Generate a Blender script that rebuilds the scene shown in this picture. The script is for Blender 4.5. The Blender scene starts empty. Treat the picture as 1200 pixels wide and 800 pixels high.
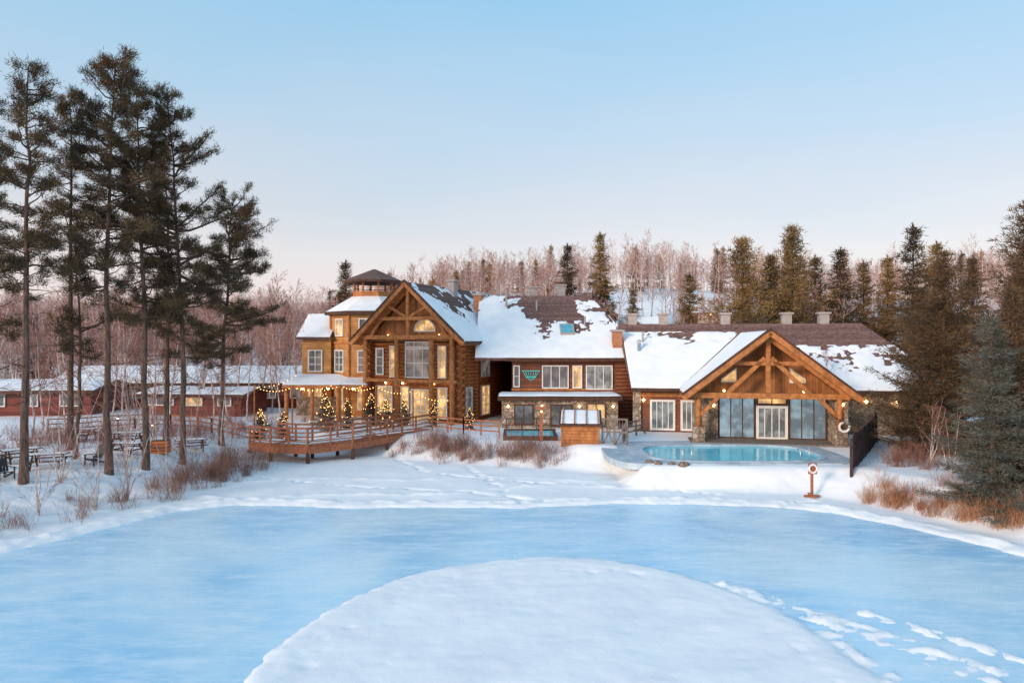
import bpy, math, random
import numpy as np
from mathutils import Vector
R=math.radians
sc=bpy.context.scene
sc.view_settings.view_transform='Standard'
sc.view_settings.look='None'
sc.view_settings.exposure=0
random.seed(7)

# ------------------------------------------------------------------ materials
def nd(nt,t,**k):
    n=nt.nodes.new(t)
    for a,b in k.items(): setattr(n,a,b)
    return n
def mk(name,c1,c2=None,scale=3.0,rough=.75,bump=0,bscale=None,stretch=(1,1,1),emit=None,estr=0,spec=.3,
       rows=None,rowaxis='Z',rowdark=.45,metal=0,rnd=0,detail=5,contrast=(.35,.65)):
    m=bpy.data.materials.new(name); m.use_nodes=True
    nt=m.node_tree; p=nt.nodes['Principled BSDF']; L=nt.links
    p.inputs['Roughness'].default_value=rough; p.inputs['Metallic'].default_value=metal
    p.inputs['Specular IOR Level'].default_value=spec
    tc=nd(nt,'ShaderNodeTexCoord'); mp=nd(nt,'ShaderNodeMapping'); mp.inputs['Scale'].default_value=stretch
    L.new(tc.outputs['Object'],mp.inputs['Vector'])
    no=nd(nt,'ShaderNodeTexNoise'); no.inputs['Scale'].default_value=scale; no.inputs['Detail'].default_value=detail
    L.new(mp.outputs[0],no.inputs['Vector'])
    cr=nd(nt,'ShaderNodeValToRGB'); c2=c2 or c1
    cr.color_ramp.elements[0].position=contrast[0]; cr.color_ramp.elements[1].position=contrast[1]
    cr.color_ramp.elements[0].color=(*c1,1); cr.color_ramp.elements[1].color=(*c2,1)
    L.new(no.outputs['Fac'],cr.inputs['Fac'])
    out=cr.outputs['Color']
    if rows:
        sx=nd(nt,'ShaderNodeSeparateXYZ'); L.new(tc.outputs['Object'],sx.inputs[0])
        src=sx.outputs[rowaxis]
        d=nd(nt,'ShaderNodeMath',operation='DIVIDE'); L.new(src,d.inputs[0]); d.inputs[1].default_value=rows
        f=nd(nt,'ShaderNodeMath',operation='FRACT'); L.new(d.outputs[0],f.inputs[0])
        g=nd(nt,'ShaderNodeMapRange'); L.new(f.outputs[0],g.inputs[0]); g.inputs[1].default_value=.0; g.inputs[2].default_value=.25
        g.inputs[3].default_value=rowdark; g.inputs[4].default_value=1
        fl=nd(nt,'ShaderNodeMath',operation='FLOOR'); L.new(d.outputs[0],fl.inputs[0])
        wn=nd(nt,'ShaderNodeTexWhiteNoise',noise_dimensions='1D'); L.new(fl.outputs[0],wn.inputs['W'])
        w2=nd(nt,'ShaderNodeMapRange'); L.new(wn.outputs['Value'],w2.inputs[0]); w2.inputs[3].default_value=.75; w2.inputs[4].default_value=1.1
        mu=nd(nt,'ShaderNodeMath',operation='MULTIPLY'); L.new(g.outputs[0],mu.inputs[0]); L.new(w2.outputs[0],mu.inputs[1])
        vm=nd(nt,'ShaderNodeVectorMath',operation='SCALE'); L.new(out,vm.inputs[0]); L.new(mu.outputs[0],vm.inputs['Scale']); out=vm.outputs[0]
    if rnd:
        oi=nd(nt,'ShaderNodeObjectInfo'); w2=nd(nt,'ShaderNodeMapRange'); L.new(oi.outputs['Random'],w2.inputs[0])
        w2.inputs[3].default_value=1-rnd; w2.inputs[4].default_value=1+rnd
        vm=nd(nt,'ShaderNodeVectorMath',operation='SCALE'); L.new(out,vm.inputs[0]); L.new(w2.outputs[0],vm.inputs['Scale']); out=vm.outputs[0]
    L.new(out,p.inputs['Base Color'])
    if bump:
        n2=nd(nt,'ShaderNodeTexNoise'); n2.inputs['Scale'].default_value=bscale or scale*4; n2.inputs['Detail'].default_value=6
        L.new(mp.outputs[0],n2.inputs['Vector'])
        b=nd(nt,'ShaderNodeBump'); b.inputs['Strength'].default_value=bump; b.inputs['Distance'].default_value=.05
        L.new(n2.outputs['Fac'],b.inputs['Height']); L.new(b.outputs[0],p.inputs['Normal'])
    if emit:
        p.inputs['Emission Color'].default_value=(*emit,1); p.inputs['Emission Strength'].default_value=estr
    return m

M={}
M['snow']=mk('snow',(.83,.84,.87),(.90,.91,.92),scale=.5,rough=.9,bump=.5,bscale=2.5,spec=.2)
M['roofsnow']=mk('roof_snow',(.80,.82,.85),(.89,.90,.91),scale=1,rough=.9,bump=.4,bscale=3,spec=.2)
M['log']=mk('log_wood',(.25,.075,.022),(.46,.17,.055),scale=2,rough=.6,bump=.3,stretch=(1,1,6))
M['logdark']=mk('dark_log_wood',(.13,.042,.022),(.22,.075,.035),scale=2,rough=.6,bump=.3,stretch=(1,1,6))
M['timber']=mk('timber_beam',(.32,.115,.035),(.54,.22,.075),scale=3,rough=.6,bump=.2)
M['dkwood']=mk('dark_timber',(.06,.028,.018),(.11,.05,.03),scale=3,rough=.7)
M['pine']=mk('honey_siding',(.44,.20,.06),(.60,.30,.105),scale=1.5,rough=.6,rows=.22,rowaxis='Z',rowdark=.5)
M['gablewood']=mk('gable_boards',(.30,.12,.04),(.44,.18,.065),scale=1.5,rough=.6,rows=.2,rowaxis='X',rowdark=.5)
M['redside']=mk('redbrown_siding',(.18,.062,.036),(.26,.092,.05),scale=1.5,rough=.7,rows=.25,rowaxis='Z',rowdark=.5)
M['annex']=mk('annex_siding',(.16,.042,.034),(.23,.065,.05),scale=1.2,rough=.7,rows=.25,rowaxis='Z',rowdark=.55)
M['shingle']=mk('roof_shingle',(.10,.062,.054),(.20,.12,.10),scale=7,rough=.9,rows=.16,rowaxis='Z',rowdark=.6,bump=.3)
M['shingle_red']=mk('roof_shingle_red',(.14,.075,.065),(.26,.145,.12),scale=4,rough=.9,rows=.16,rowaxis='Z',rowdark=.6,bump=.3)
M['white']=mk('white_paint',(.72,.72,.70),(.8,.8,.78),rough=.5)
M['greywood']=mk('grey_wood',(.16,.13,.11),(.25,.2,.17),rough=.8,scale=4)
M['redwood']=mk('redwood_rail',(.27,.09,.045),(.42,.155,.075),rough=.65,scale=5)
M['fence']=mk('fence_boards',(.05,.028,.03),(.10,.055,.05),rough=.8,scale=5)
M['metal']=mk('flue_metal',(.55,.56,.58),(.65,.66,.68),rough=.35,metal=.8)
M['vent']=mk('vent_metal',(.32,.29,.28),(.42,.38,.36),rough=.6)
M['copper']=mk('copper_clad',(.34,.14,.07),(.48,.21,.11),rough=.5,scale=4)
M['dark']=mk('dark_metal',(.03,.03,.035),(.05,.05,.05),rough=.6)
M['bark']=mk('pine_bark',(.065,.046,.040),(.17,.11,.08),scale=3,rough=.95,stretch=(3,3,.6),bump=.6)
M['needle']=mk('pine_needles',(.042,.036,.020),(.155,.10,.048),scale=.7,rough=.8,rnd=.15,detail=3)
M['spruceneedle']=mk('spruce_needles',(.050,.056,.046),(.15,.15,.115),scale=1.0,rough=.8,rnd=.15,detail=3)
M['darkneedle']=mk('dark_conifer_needles',(.045,.036,.022),(.17,.10,.05),scale=.5,rough=.85,rnd=.15,detail=3)
M['goldneedle']=mk('gold_conifer_needles',(.11,.075,.030),(.34,.20,.07),scale=.35,rough=.8,rnd=.25,detail=3)
M['birchbark']=mk('birch_bark',(.36,.27,.25),(.74,.62,.58),scale=2,rough=.9,rnd=.2,stretch=(1,1,2))  # bark tone lifted pinkish to stand for haze over the far forest
M['twig']=mk('twigs',(.32,.175,.15),(.54,.33,.28),scale=1,rough=.9,rnd=.25)  # haze and warm light of the far wood tinted into the twigs
M['redtwig']=mk('red_twigs',(.23,.10,.08),(.38,.19,.145),scale=1,rough=.9,rnd=.25)
M['shrub']=mk('shrub_twigs',(.20,.10,.075),(.37,.20,.14),scale=.8,rough=.9)
M['grass']=mk('dry_grass',(.34,.15,.08),(.50,.27,.15),scale=.8,rough=.9)
M['teal']=mk('teal_glow',(.05,.4,.4),rough=.5,emit=(.08,.75,.72),estr=.5)
M['skylt']=mk('skylight_pane',(.05,.30,.40),(.12,.42,.50),rough=.1,spec=.8)
M['bulb']=mk('bulb_glow',(1,.7,.3),rough=.5,emit=(1,.50,.14),estr=7)
M['lamp']=mk('lamp_glow',(1,.8,.5),rough=.5,emit=(1,.62,.25),estr=18)
M['ring']=mk('lifebuoy_white',(.8,.78,.76),(.82,.8,.78),rough=.4)
M['redp']=mk('lifebuoy_red',(.6,.06,.04),(.65,.08,.05),rough=.4)
M['orange']=mk('orange_crate',(.55,.16,.04),(.62,.2,.06),rough=.6)
M['deck']=mk('pool_deck_paving',(.30,.40,.48),(.50,.58,.64),scale=1.2,rough=.45,bump=.2)

def glassmat(name,warm,strength,low=.18):  # patchy noise emission stands in for lit rooms; none modelled behind the panes
    m=bpy.data.materials.new(name); m.use_nodes=True; nt=m.node_tree; p=nt.nodes['Principled BSDF']; L=nt.links
    p.inputs['Roughness'].default_value=.06; p.inputs['Specular IOR Level'].default_value=.9
    p.inputs['Base Color'].default_value=(.06,.07,.08,1)
    tc=nd(nt,'ShaderNodeTexCoord'); no=nd(nt,'ShaderNodeTexNoise'); no.inputs['Scale'].default_value=1.3; no.inputs['Detail'].default_value=4
    L.new(tc.outputs['Object'],no.inputs[0]); cr=nd(nt,'ShaderNodeValToRGB')
    cr.color_ramp.elements[0].position=.42; cr.color_ramp.elements[0].color=(*[c*low for c in warm],1)
    cr.color_ramp.elements[1].position=.68; cr.color_ramp.elements[1].color=(*warm,1)
    L.new(no.outputs['Fac'],cr.inputs[0]); L.new(cr.outputs[0],p.inputs['Emission Color']); p.inputs['Emission Strength'].default_value=strength
    return m
M['glass']=glassmat('window_glass',(.50,.40,.34),.4)
M['glasswarm']=glassmat('window_glass_lit',(1,.56,.20),1.35,.3)
M['glasscool']=glassmat('window_glass_pool',(.75,.72,.66),.5)
M['glasshall']=glassmat('window_glass_hall',(.45,.62,.72),.6,.35)

def stonemat():
    m=bpy.data.materials.new('field_stone'); m.use_nodes=True; nt=m.node_tree; p=nt.nodes['Principled BSDF']; L=nt.links
    tc=nd(nt,'ShaderNodeTexCoord'); v=nd(nt,'ShaderNodeTexVoronoi'); v.inputs['Scale'].default_value=3.2
    L.new(tc.outputs['Object'],v.inputs['Vector']); cr=nd(nt,'ShaderNodeValToRGB'); e=cr.color_ramp.elements
    e[0].color=(.20,.15,.11,1); e[1].color=(.48,.40,.32,1); x=e.new(.5); x.color=(.34,.25,.18,1)
    s=nd(nt,'ShaderNodeSeparateXYZ'); L.new(v.outputs['Color'],s.inputs[0]); L.new(s.outputs[0],cr.inputs[0])
    v2=nd(nt,'ShaderNodeTexVoronoi',feature='DISTANCE_TO_EDGE'); v2.inputs['Scale'].default_value=3.2; L.new(tc.outputs['Object'],v2.inputs['Vector'])
    g=nd(nt,'ShaderNodeMapRange'); L.new(v2.outputs['Distance'],g.inputs[0]); g.inputs[2].default_value=.08; g.inputs[3].default_value=.45
    vm=nd(nt,'ShaderNodeVectorMath',operation='SCALE'); L.new(cr.outputs[0],vm.inputs[0]); L.new(g.outputs[0],vm.inputs['Scale'])
    L.new(vm.outputs[0],p.inputs['Base Color']); p.inputs['Roughness'].default_value=.85
    b=nd(nt,'ShaderNodeBump'); b.inputs['Distance'].default_value=.06; L.new(g.outputs[0],b.inputs['Height']); L.new(b.outputs[0],p.inputs['Normal'])
    return m
M['stone']=stonemat()

def icemat():
    m=bpy.data.materials.new('pond_ice'); m.use_nodes=True; nt=m.node_tree; p=nt.nodes['Principled BSDF']; L=nt.links
    tc=nd(nt,'ShaderNodeTexCoord')
    n1=nd(nt,'ShaderNodeTexNoise'); n1.inputs['Scale'].default_value=.13; n1.inputs['Detail'].default_value=7; n1.inputs['Distortion'].default_value=.8
    L.new(tc.outputs['Object'],n1.inputs[0])
    cr=nd(nt,'ShaderNodeValToRGB'); e=cr.color_ramp.elements
    e[0].position=.36; e[0].color=(.33,.63,.86,1); e[1].position=.66; e[1].color=(.62,.82,.92,1)
    L.new(n1.outputs['Fac'],cr.inputs[0])
    mp=nd(nt,'ShaderNodeMapping'); mp.inputs['Scale'].default_value=(.5,1.5,1); mp.inputs['Rotation'].default_value=(0,0,.4); L.new(tc.outputs['Object'],mp.inputs[0])
    n2=nd(nt,'ShaderNodeTexNoise'); n2.inputs['Scale'].default_value=.9; n2.inputs['Detail'].default_value=10; n2.inputs['Roughness'].default_value=.74; L.new(mp.outputs[0],n2.inputs[0])
    r2=nd(nt,'ShaderNodeMapRange'); L.new(n2.outputs['Fac'],r2.inputs[0]); r2.inputs[1].default_value=.44; r2.inputs[2].default_value=.74; r2.inputs[4].default_value=.85
    mx=nd(nt,'ShaderNodeMix',data_type='RGBA'); L.new(r2.outputs[0],mx.inputs['Factor']); L.new(cr.outputs[0],mx.inputs[6]); mx.inputs[7].default_value=(.78,.88,.94,1)
    # thin curved skate marks
    n3=nd(nt,'ShaderNodeTexNoise'); n3.inputs['Scale'].default_value=.11; n3.inputs['Detail'].default_value=1.2; n3.inputs['Distortion'].default_value=1.6; L.new(tc.outputs['Object'],n3.inputs[0])
    k1=nd(nt,'ShaderNodeMath',operation='MULTIPLY'); L.new(n3.outputs['Fac'],k1.inputs[0]); k1.inputs[1].default_value=38
    k2=nd(nt,'ShaderNodeMath',operation='FRACT'); L.new(k1.outputs[0],k2.inputs[0])
    k3=nd(nt,'ShaderNodeMapRange'); L.new(k2.outputs[0],k3.inputs[0]); k3.inputs[1].default_value=.0; k3.inputs[2].default_value=.07; k3.inputs[3].default_value=1; k3.inputs[4].default_value=0
    k4=nd(nt,'ShaderNodeMapRange'); L.new(n2.outputs['Fac'],k4.inputs[0]); k4.inputs[1].default_value=.40; k4.inputs[2].default_value=.6; k4.inputs[4].default_value=.4
    k5=nd(nt,'ShaderNodeMath',operation='MULTIPLY'); L.new(k3.outputs[0],k5.inputs[0]); L.new(k4.outputs[0],k5.inputs[1])
    mx2=nd(nt,'ShaderNodeMix',data_type='RGBA'); L.new(k5.outputs[0],mx2.inputs['Factor']); L.new(mx.outputs[2],mx2.inputs[6]); mx2.inputs[7].default_value=(.82,.90,.95,1)
    L.new(mx2.outputs[2],p.inputs['Base Color'])
    r3=nd(nt,'ShaderNodeMapRange'); L.new(n2.outputs['Fac'],r3.inputs[0]); r3.inputs[1].default_value=.35; r3.inputs[2].default_value=.7; r3.inputs[3].default_value=.13; r3.inputs[4].default_value=.42
    L.new(r3.outputs[0],p.inputs['Roughness']); p.inputs['IOR'].default_value=1.33
    b=nd(nt,'ShaderNodeBump'); b.inputs['Strength'].default_value=.15; b.inputs['Distance'].default_value=.02; L.new(n2.outputs['Fac'],b.inputs['Height']); L.new(b.outputs[0],p.inputs['Normal'])
    return m
M['ice']=icemat()
M['water']=mk('pool_water',(.04,.36,.50),(.10,.52,.64),scale=.5,rough=.07,bump=.3,bscale=3,spec=.5,emit=(.03,.38,.52),estr=.22)  # turquoise glow put into the water as emission; no pool lamps

# ------------------------------------------------------------------ mesh helpers
def newobj(name,v,f,mats,parent=None,smooth=False):
    me=bpy.data.meshes.new(name); me.from_pydata([tuple(p) for p in v],[],[tuple(q) for q in f])
    me.materials.append(mats)
    if smooth: me.polygons.foreach_set('use_smooth',np.ones(len(me.polygons),dtype=bool))
    me.update()
    o=bpy.data.objects.new(name,me); sc.collection.objects.link(o)
    if parent: o.parent=parent
    return o
class MB:
    def __init__(s): s.v=[];s.f=[]
    def add(s,vs,fs):
        o=len(s.v); s.v+=[tuple(p) for p in vs]; s.f+=[tuple(i+o for i in q) for q in fs]
    BF=[(0,3,2,1),(4,5,6,7),(0,1,5,4),(1,2,6,5),(2,3,7,6),(3,0,4,7)]
    def box(s,x0,x1,y0,y1,z0,z1):
        s.add([(x0,y0,z0),(x1,y0,z0),(x1,y1,z0),(x0,y1,z0),(x0,y0,z1),(x1,y0,z1),(x1,y1,z1),(x0,y1,z1)],s.BF)
    def obox(s,o,a,n,s0,s1,d0,d1,z0,z1):
        o=Vector(o);a=Vector(a);n=Vector(n);P=lambda q,d,z:o+a*q+n*d+Vector((0,0,z))
        s.add([P(s0,d1,z0),P(s1,d1,z0),P(s1,d0,z0),P(s0,d0,z0),P(s0,d1,z1),P(s1,d1,z1),P(s1,d0,z1),P(s0,d0,z1)],s.BF)
    def beam(s,p,q,w,h):
        p=Vector(p);q=Vector(q);d=(q-p).normalized(); up=Vector((0,0,1)) if abs(d.z)<.95 else Vector((0,1,0))
        a=d.cross(up).normalized()*w/2; b=a.cross(d).normalized()*h/2
        s.add([p-a-b,p+a-b,q+a-b,q-a-b,p-a+b,p+a+b,q+a+b,q-a+b],s.BF)
    def cyl(s,p,q,r0,r1=None,n=8):
        r1=r0 if r1 is None else r1
        p=Vector(p);q=Vector(q);d=(q-p).normalized(); up=Vector((0,0,1)) if abs(d.z)<.95 else Vector((1,0,0))
        a=d.cross(up).normalized(); b=a.cross(d)
        vs=[];
        for c,r in((p,r0),(q,r1)):
            for i in range(n):
                t=2*math.pi*i/n; vs.append(c+a*math.cos(t)*r+b*math.sin(t)*r)
        fs=[(i,(i+1)%n,n+(i+1)%n,n+i) for i in range(n)]+[tuple(range(n))[::-1],tuple(range(n,2*n))]
        s.add(vs,fs)
    def slab(s,pts,t):
        n=len(pts); s.add(list(pts)+[(p[0],p[1],p[2]-t) for p in pts],[tuple(range(n)),tuple(range(n,2*n))[::-1]]+[(i,n+i,n+(i+1)%n,(i+1)%n) for i in range(n)])
    def ball(s,c,r):
        c=Vector(c); s.add([c+Vector(d)*r for d in((1,0,0),(0,1,0),(-1,0,0),(0,-1,0),(0,0,1),(0,0,-1))],[(0,1,4),(1,2,4),(2,3,4),(3,0,4),(1,0,5),(2,1,5),(3,2,5),(0,3,5)])
    def torus(s,c,R0,r,n=20,m=8):
        vs=[];fs=[]
        for i in range(n):
            t=2*math.pi*i/n
            for j in range(m):
                u=2*math.pi*j/m; rr=R0+r*math.cos(u)
                vs.append((c[0]+rr*math.cos(t),c[1]+r*math.sin(u),c[2]+rr*math.sin(t)))
                fs.append((i*m+j,i*m+(j+1)%m,((i+1)%n)*m+(j+1)%m,((i+1)%n)*m+j))
        s.add(vs,fs)
class Thing:
    def __init__(s,name,loc=(0,0,0),rot=0):
        s.e=bpy.data.objects.new(name,None); sc.collection.objects.link(s.e); s.e.location=loc; s.e.rotation_euler=(0,0,R(rot)); s.p={}
    def __call__(s,part,mat,smooth=False):
        if part not in s.p: s.p[part]=(MB(),mat,smooth)
        return s.p[part][0]
    def done(s):
        for k,(mb,mat,sm) in s.p.items():
            if mb.v: newobj(k,mb.v,mb.f,M[mat],s.e,sm)

def vn(x,y,seed=0):
    x=np.asarray(x,float);y=np.asarray(y,float)
    xi=np.floor(x);yi=np.floor(y);xf=x-xi;yf=y-yi
    def h(i,j):
        q=np.sin(i*127.1+j*311.7+seed*74.7)*43758.5453; return q-np.floor(q)
    u=xf*xf*(3-2*xf);v=yf*yf*(3-2*yf)
    return (h(xi,yi)*(1-u)+h(xi+1,yi)*u)*(1-v)+(h(xi,yi+1)*(1-u)+h(xi+1,yi+1)*u)*v
def fbm(x,y,seed=0,o=4):
    a=.5;t=0;s=0
    for k in range(o):
        t=t+a*vn(x*2**k,y*2**k,seed+k);s+=a;a*=.5
    return t/s
def sm(t): t=np.clip(t,0,1); return t*t*(3-2*t)
def sd(x,y,poly):
    d=np.full(x.shape,1e9);ins=np.zeros(x.shape,bool);n=len(poly)
    for i in range(n):
        ax,ay=poly[i];bx,by=poly[(i+1)%n];ex=bx-ax;ey=by-ay
        t=np.clip(((x-ax)*ex+(y-ay)*ey)/(ex*ex+ey*ey+1e-9),0,1)
        d=np.minimum(d,np.hypot(x-ax-t*ex,y-ay-t*ey))
        c=((ay>y)!=(by>y))&(x<(bx-ax)*(y-ay)/((by-ay) if by!=ay else 1e-9)+ax); ins^=c
    return np.where(ins,d,-d)

# ------------------------------------------------------------------ ground
BASIN=[(-60,3),(-32,12),(-24,20),(-20,25.2),(-17.9,30),(-16.4,34),(-15.8,38),(-15.2,41),(-15.4,44.5),(-14.5,47.0),(-11.5,47.6),(-9.3,47.2),(-6.4,45.0),(-2,43.5),(2.5,42.3),(6,40.4),(7.6,37.8),(9.3,36.0),(15.5,34.8),(17,33.2),(18.8,29.8),(20.2,26.5),(24.5,20),(34,11),(60,3)]
ICE=[(-60,3.2),(-32,12),(-24,20),(-20,25),(-17.6,29.8),(-16,32.4),(-13.5,33.8),(-8,33.2),(0,33.2),(5,34),(9,34),(13,33.2),(15.5,32),(17.3,29.4),(19.2,26),(23.5,20),(33,11),(60,3.2)]
POOLC=(13.1,41.2);POOLA=5.3;POOLB=3.25
TRAILS=[[(-8,46.5),(-5,41),(1,38.4),(7,37.0),(11,35.2)],[(-15,40),(-10,37.5),(-3,36.2),(2,33.8)],[(-3,43.4),(-1,38),(.5,33.5)],[(15.6,34.2),(14,33.6),(12.6,32.8)]]
def hgt(x,y):
    x=np.asarray(x,float);y=np.asarray(y,float)
    d=-sd(x,y,BASIN); d=d+.5*(fbm(x*.6,y*.6,3)-.5)
    w=3.0+6*sm((-13-x)/3)
    land=.10+1.22*sm(d/w)
    land=land+sm(d/2)*(.22*(fbm(x*.35,y*.35,5)-.5)+.10*(fbm(x*1.6,y*1.6,8)-.5))*np.where(y<90,1,3)*np.where(x>-10,.5,1.3)
    a=x/np.maximum(y,1)
    hh=7.5+11.5*sm((a+.38)/.35)+1.5*np.sin(a*9)
    land=land+sm((y-80)/100)*hh+np.clip(y-180,0,900)*.01
    z=land
    z=z+np.where(d<0,.06*(fbm(x*.8,y*.8,9)-.5),0)
    isl=1-np.hypot((x-1.2)/7.1,(y-16.3)/8.6); isl=isl*7.5
    di=np.minimum(sd(x,y,ICE),-isl)+.40*(fbm(x*.7,y*.7,11)-.5)+.30*(fbm(x*3,y*3,12)-.5)
    z=z-.22*sm(di/.8)*(d<.6)
    nb=fbm(x*1.3,y*1.3,15)
    berm=np.exp(-((di+.4)/.33)**2)*np.clip(nb-.3,0,1)*.34*np.where(isl>-1.5,.2,1)
    z=z+berm*(d<1.5)
    for (yy,am,fq,ph,hb) in((36.0,1.3,.19,.6,.13),(38.6,.9,.13,2.0,.08)):
        ry=yy+am*np.sin(x*fq+ph)+.5*np.sin(x*.6+ph)
        z=z+hb*np.exp(-((y-ry)/.3)**2)*(d<0)*np.clip(nb*1.6-.3,0,1)
    for tr_ in TRAILS:
        for (ax,ay),(bx,by) in zip(tr_[:-1],tr_[1:]):
            ex=bx-ax;ey=by-ay;t=np.clip(((x-ax)*ex+(y-ay)*ey)/(ex*ex+ey*ey),0,1)
            q=np.hypot(x-ax-t*ex,y-ay-t*ey)
            z=z-.09*sm(1-q/.38)*sm((vn(x*3.1,y*3.1,33)-.40)/.2)*(d<1)
    for (ax,ay,bx,by,wd) in ((6.9,22.6,9.4,19,.6),(9.2,19.6,13.5,13.5,.9),(8.6,18.5,9.5,12,.6),(10.5,20.0,15,14.5,.5)):
        ex=bx-ax;ey=by-ay;t=np.clip(((x-ax)*ex+(y-ay)*ey)/(ex*ex+ey*ey),0,1)
        q=np.hypot(x-ax-t*ex,y-ay-t*ey)
        z=np.maximum(z,-.13+.20*np.exp(-(q/wd)**2)*(1.6*fbm(x*3.6,y*3.6,21,5)))
    trk=np.abs(isl-.9-1.0*(vn(x*.5,y*.5,40)-.5))
    fp=sm(1-trk/.35)*sm((vn(x*4.2,y*3.6,31)-.62)/.15)*(vn(x*.35,y*.35,51)>.42)
    z=z-.045*fp*(isl>0)
    z=z+.035*(fbm(x*.9,y*2.2,61)-.5)*(isl>.3)
    pp=np.hypot((x-POOLC[0])/(POOLA+.3),(y-POOLC[1])/(POOLB+.3))
    terr=sm((x-6.0)/1.6)*sm((y-36.2)/1.3)*sm((25-x)/2)*sm((56-y)/3)
    z=z*(1-terr)+1.2*terr
    z=np.where(pp<1,.2,z)
    return z
def gz(x,y): return float(hgt(np.array([float(x)]),np.array([float(y)]))[0])
def axis(a,b,step,lo,hi,g=1.13):
    c=list(np.arange(a,b,step)); s=step;p=c[-1]
    while p<hi: s*=g;p+=s;c.append(p)
    s=step;p=c[0];l=[]
    while p>lo: s*=g;p-=s;l.append(p)
    return np.array(l[::-1]+c)
xs=axis(-24,24,.12,-700,700,1.06); ys=axis(10.5,46,.11,2.5,900,1.045)
X,Y=np.meshgrid(xs,ys); Z=hgt(X.ravel(),Y.ravel())
nx,ny=len(xs),len(ys)
co=np.stack([X.ravel(),Y.ravel(),Z],1).astype(np.float32)
i,j=np.meshgrid(np.arange(nx-1),np.arange(ny-1)); a=(j*nx+i).ravel()
F=np.stack([a,a+1,a+1+nx,a+nx],1)
me=bpy.data.meshes.new('snow_ground'); me.vertices.add(len(co)); me.vertices.foreach_set('co',co.ravel())
me.loops.add(F.size); me.loops.foreach_set('vertex_index',F.ravel().astype(np.int32)); me.polygons.add(len(F))
me.polygons.foreach_set('loop_start',np.arange(0,F.size,4,dtype=np.int32)); me.polygons.foreach_set('loop_total',np.full(len(F),4,dtype=np.int32))
me.update(calc_edges=True); me.validate(); me.polygons.foreach_set('use_smooth',np.ones(len(F),bool)); me.materials.append(M['snow'])
sc.collection.objects.link(bpy.data.objects.new('snow_ground',me))
newobj('frozen_pond',[(-60,1,0),(60,1,0),(60,50,0),(-60,50,0)],[(0,1,2,3)],M['ice'])

# ------------------------------------------------------------------ snow sheets on roofs
def snowsheet(mb,p00,p10,p11,p01,fn,res=.22,t=.16,seed=0):
    p00,p10,p11,p01=[np.array(p,float) for p in(p00,p10,p11,p01)]
    W=max(np.linalg.norm(p10-p00),np.linalg.norm(p11-p01));H=np.linalg.norm(p01-p00)
    nu=max(4,int(W/res));nv=max(4,int(H/res))
    u,v=np.meshgrid(np.linspace(0,1,nu+1),np.linspace(0,1,nv+1))
    u=u.ravel();v=v.ravel()
    P=(p00*(1-u)[:,None]+p10*u[:,None])*(1-v)[:,None]+(p01*(1-u)[:,None]+p11*u[:,None])*v[:,None]
    n1=fbm(P[:,0]*.7+seed*9,(P[:,1]+P[:,2])*.7,seed);n2=fbm(P[:,0]*3+seed,(P[:,1]+P[:,2])*3,seed+4)
    m=fn(u,v,n1,n2)
    e=np.minimum(np.minimum(u,1-u)*W,np.minimum(v,1-v)*H)
    th=t*sm(m)*(.55+.5*n1)*(.35+.65*sm(e/.25))-.015-(m<=0)*.03
    P[:,2]+=th
    k=nu+1;f=[]
    ok=th>-.02
    for b in range(nv):
        for a in range(nu):
            q=(b*k+a,b*k+a+1,(b+1)*k+a+1,(b+1)*k+a)
            if ok[q[0]] or ok[q[1]] or ok[q[2]] or ok[q[3]]: f.append(q)
    mb.add(P,f)
full=lambda u,v,a,b:np.full(u.shape,1.)
def window(T,o,a,n,s0,s1,z0,z1,nx_=2,nz=2,g='glass',fr='white',fw=.09):
    F=T('window_frames' if fr=='white' else 'window_frames_dark',fr);G=T('window_panes_'+g,g)
    G.obox(o,a,n,s0,s1,0,.03,z0,z1)
    for q in(s0,s1): F.obox(o,a,n,q-fw/2,q+fw/2,0,.12,z0-fw/2,z1+fw/2)
    for q in(z0,z1): F.obox(o,a,n,s0+fw/2,s1-fw/2,0,.118,q-fw/2,q+fw/2)
    for k in range(1,nx_):
        q=s0+(s1-s0)*k/nx_; F.obox(o,a,n,q-.03,q+.03,0,.09,z0+fw/2,z1-fw/2)
    for k in range(1,nz):
        q=z0+(z1-z0)*k/nz; F.obox(o,a,n,s0+fw/2,s1-fw/2,0,.085,q-.025,q+.025)

# ------------------------------------------------------------------ LOG LODGE
T=Thing('log_lodge',(-8.8,56,0),-24)
AX=(1,0,0);AY=(0,1,0)
wl,wr,wy0,wy1=-4.4,4.4,1.4,20
T('wall_core','dkwood').box(wl+.12,wr-.12,wy0+.12,wy1,0.3,8.1)
lg=T('logs','log',True)
z=1.15;k=0
while z<8.0:
    ex=.45 if k%2 else .25
    lg.cyl((wl-ex,wy0,z),(wr+ex,wy0,z),.17,n=8)
    lg.cyl((wr,wy0-ex,z+.14),(wr,12,z+.14),.17,n=8)
    lg.cyl((wl,wy0-ex,z+.14),(wl,12,z+.14),.17,n=8)
    z+=.3;k+=1
for q in range(22):
    lg.cyl((wr-.2,3.7,1.3+q*.3),(wr+.5,3.7,1.3+q*.3),.16,n=8)
gb=T('gable_wall','gablewood')
gb.add([(-4.6,1.3,8.0),(4.6,1.3,8.0),(0,1.3,12.35)],[(0,1,2)])
ez,az,hw=8.0,12.9,5.35
rf=T('roof','shingle')
rf.slab([(hw,0,ez),(hw,22,ez),(0,22,az),(0,0,az)],.2); rf.slab([(0,0,az),(0,22,az),(-hw,22,ez),(-hw,0,ez)],.2)
so=T('roof_soffit','timber')
for s in(-1,1):
    so.slab([(s*hw,.03,ez-.23),(s*hw,21,ez-.23),(0,21,az-.23),(0,.03,az-.23)][::s],.05)
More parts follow.
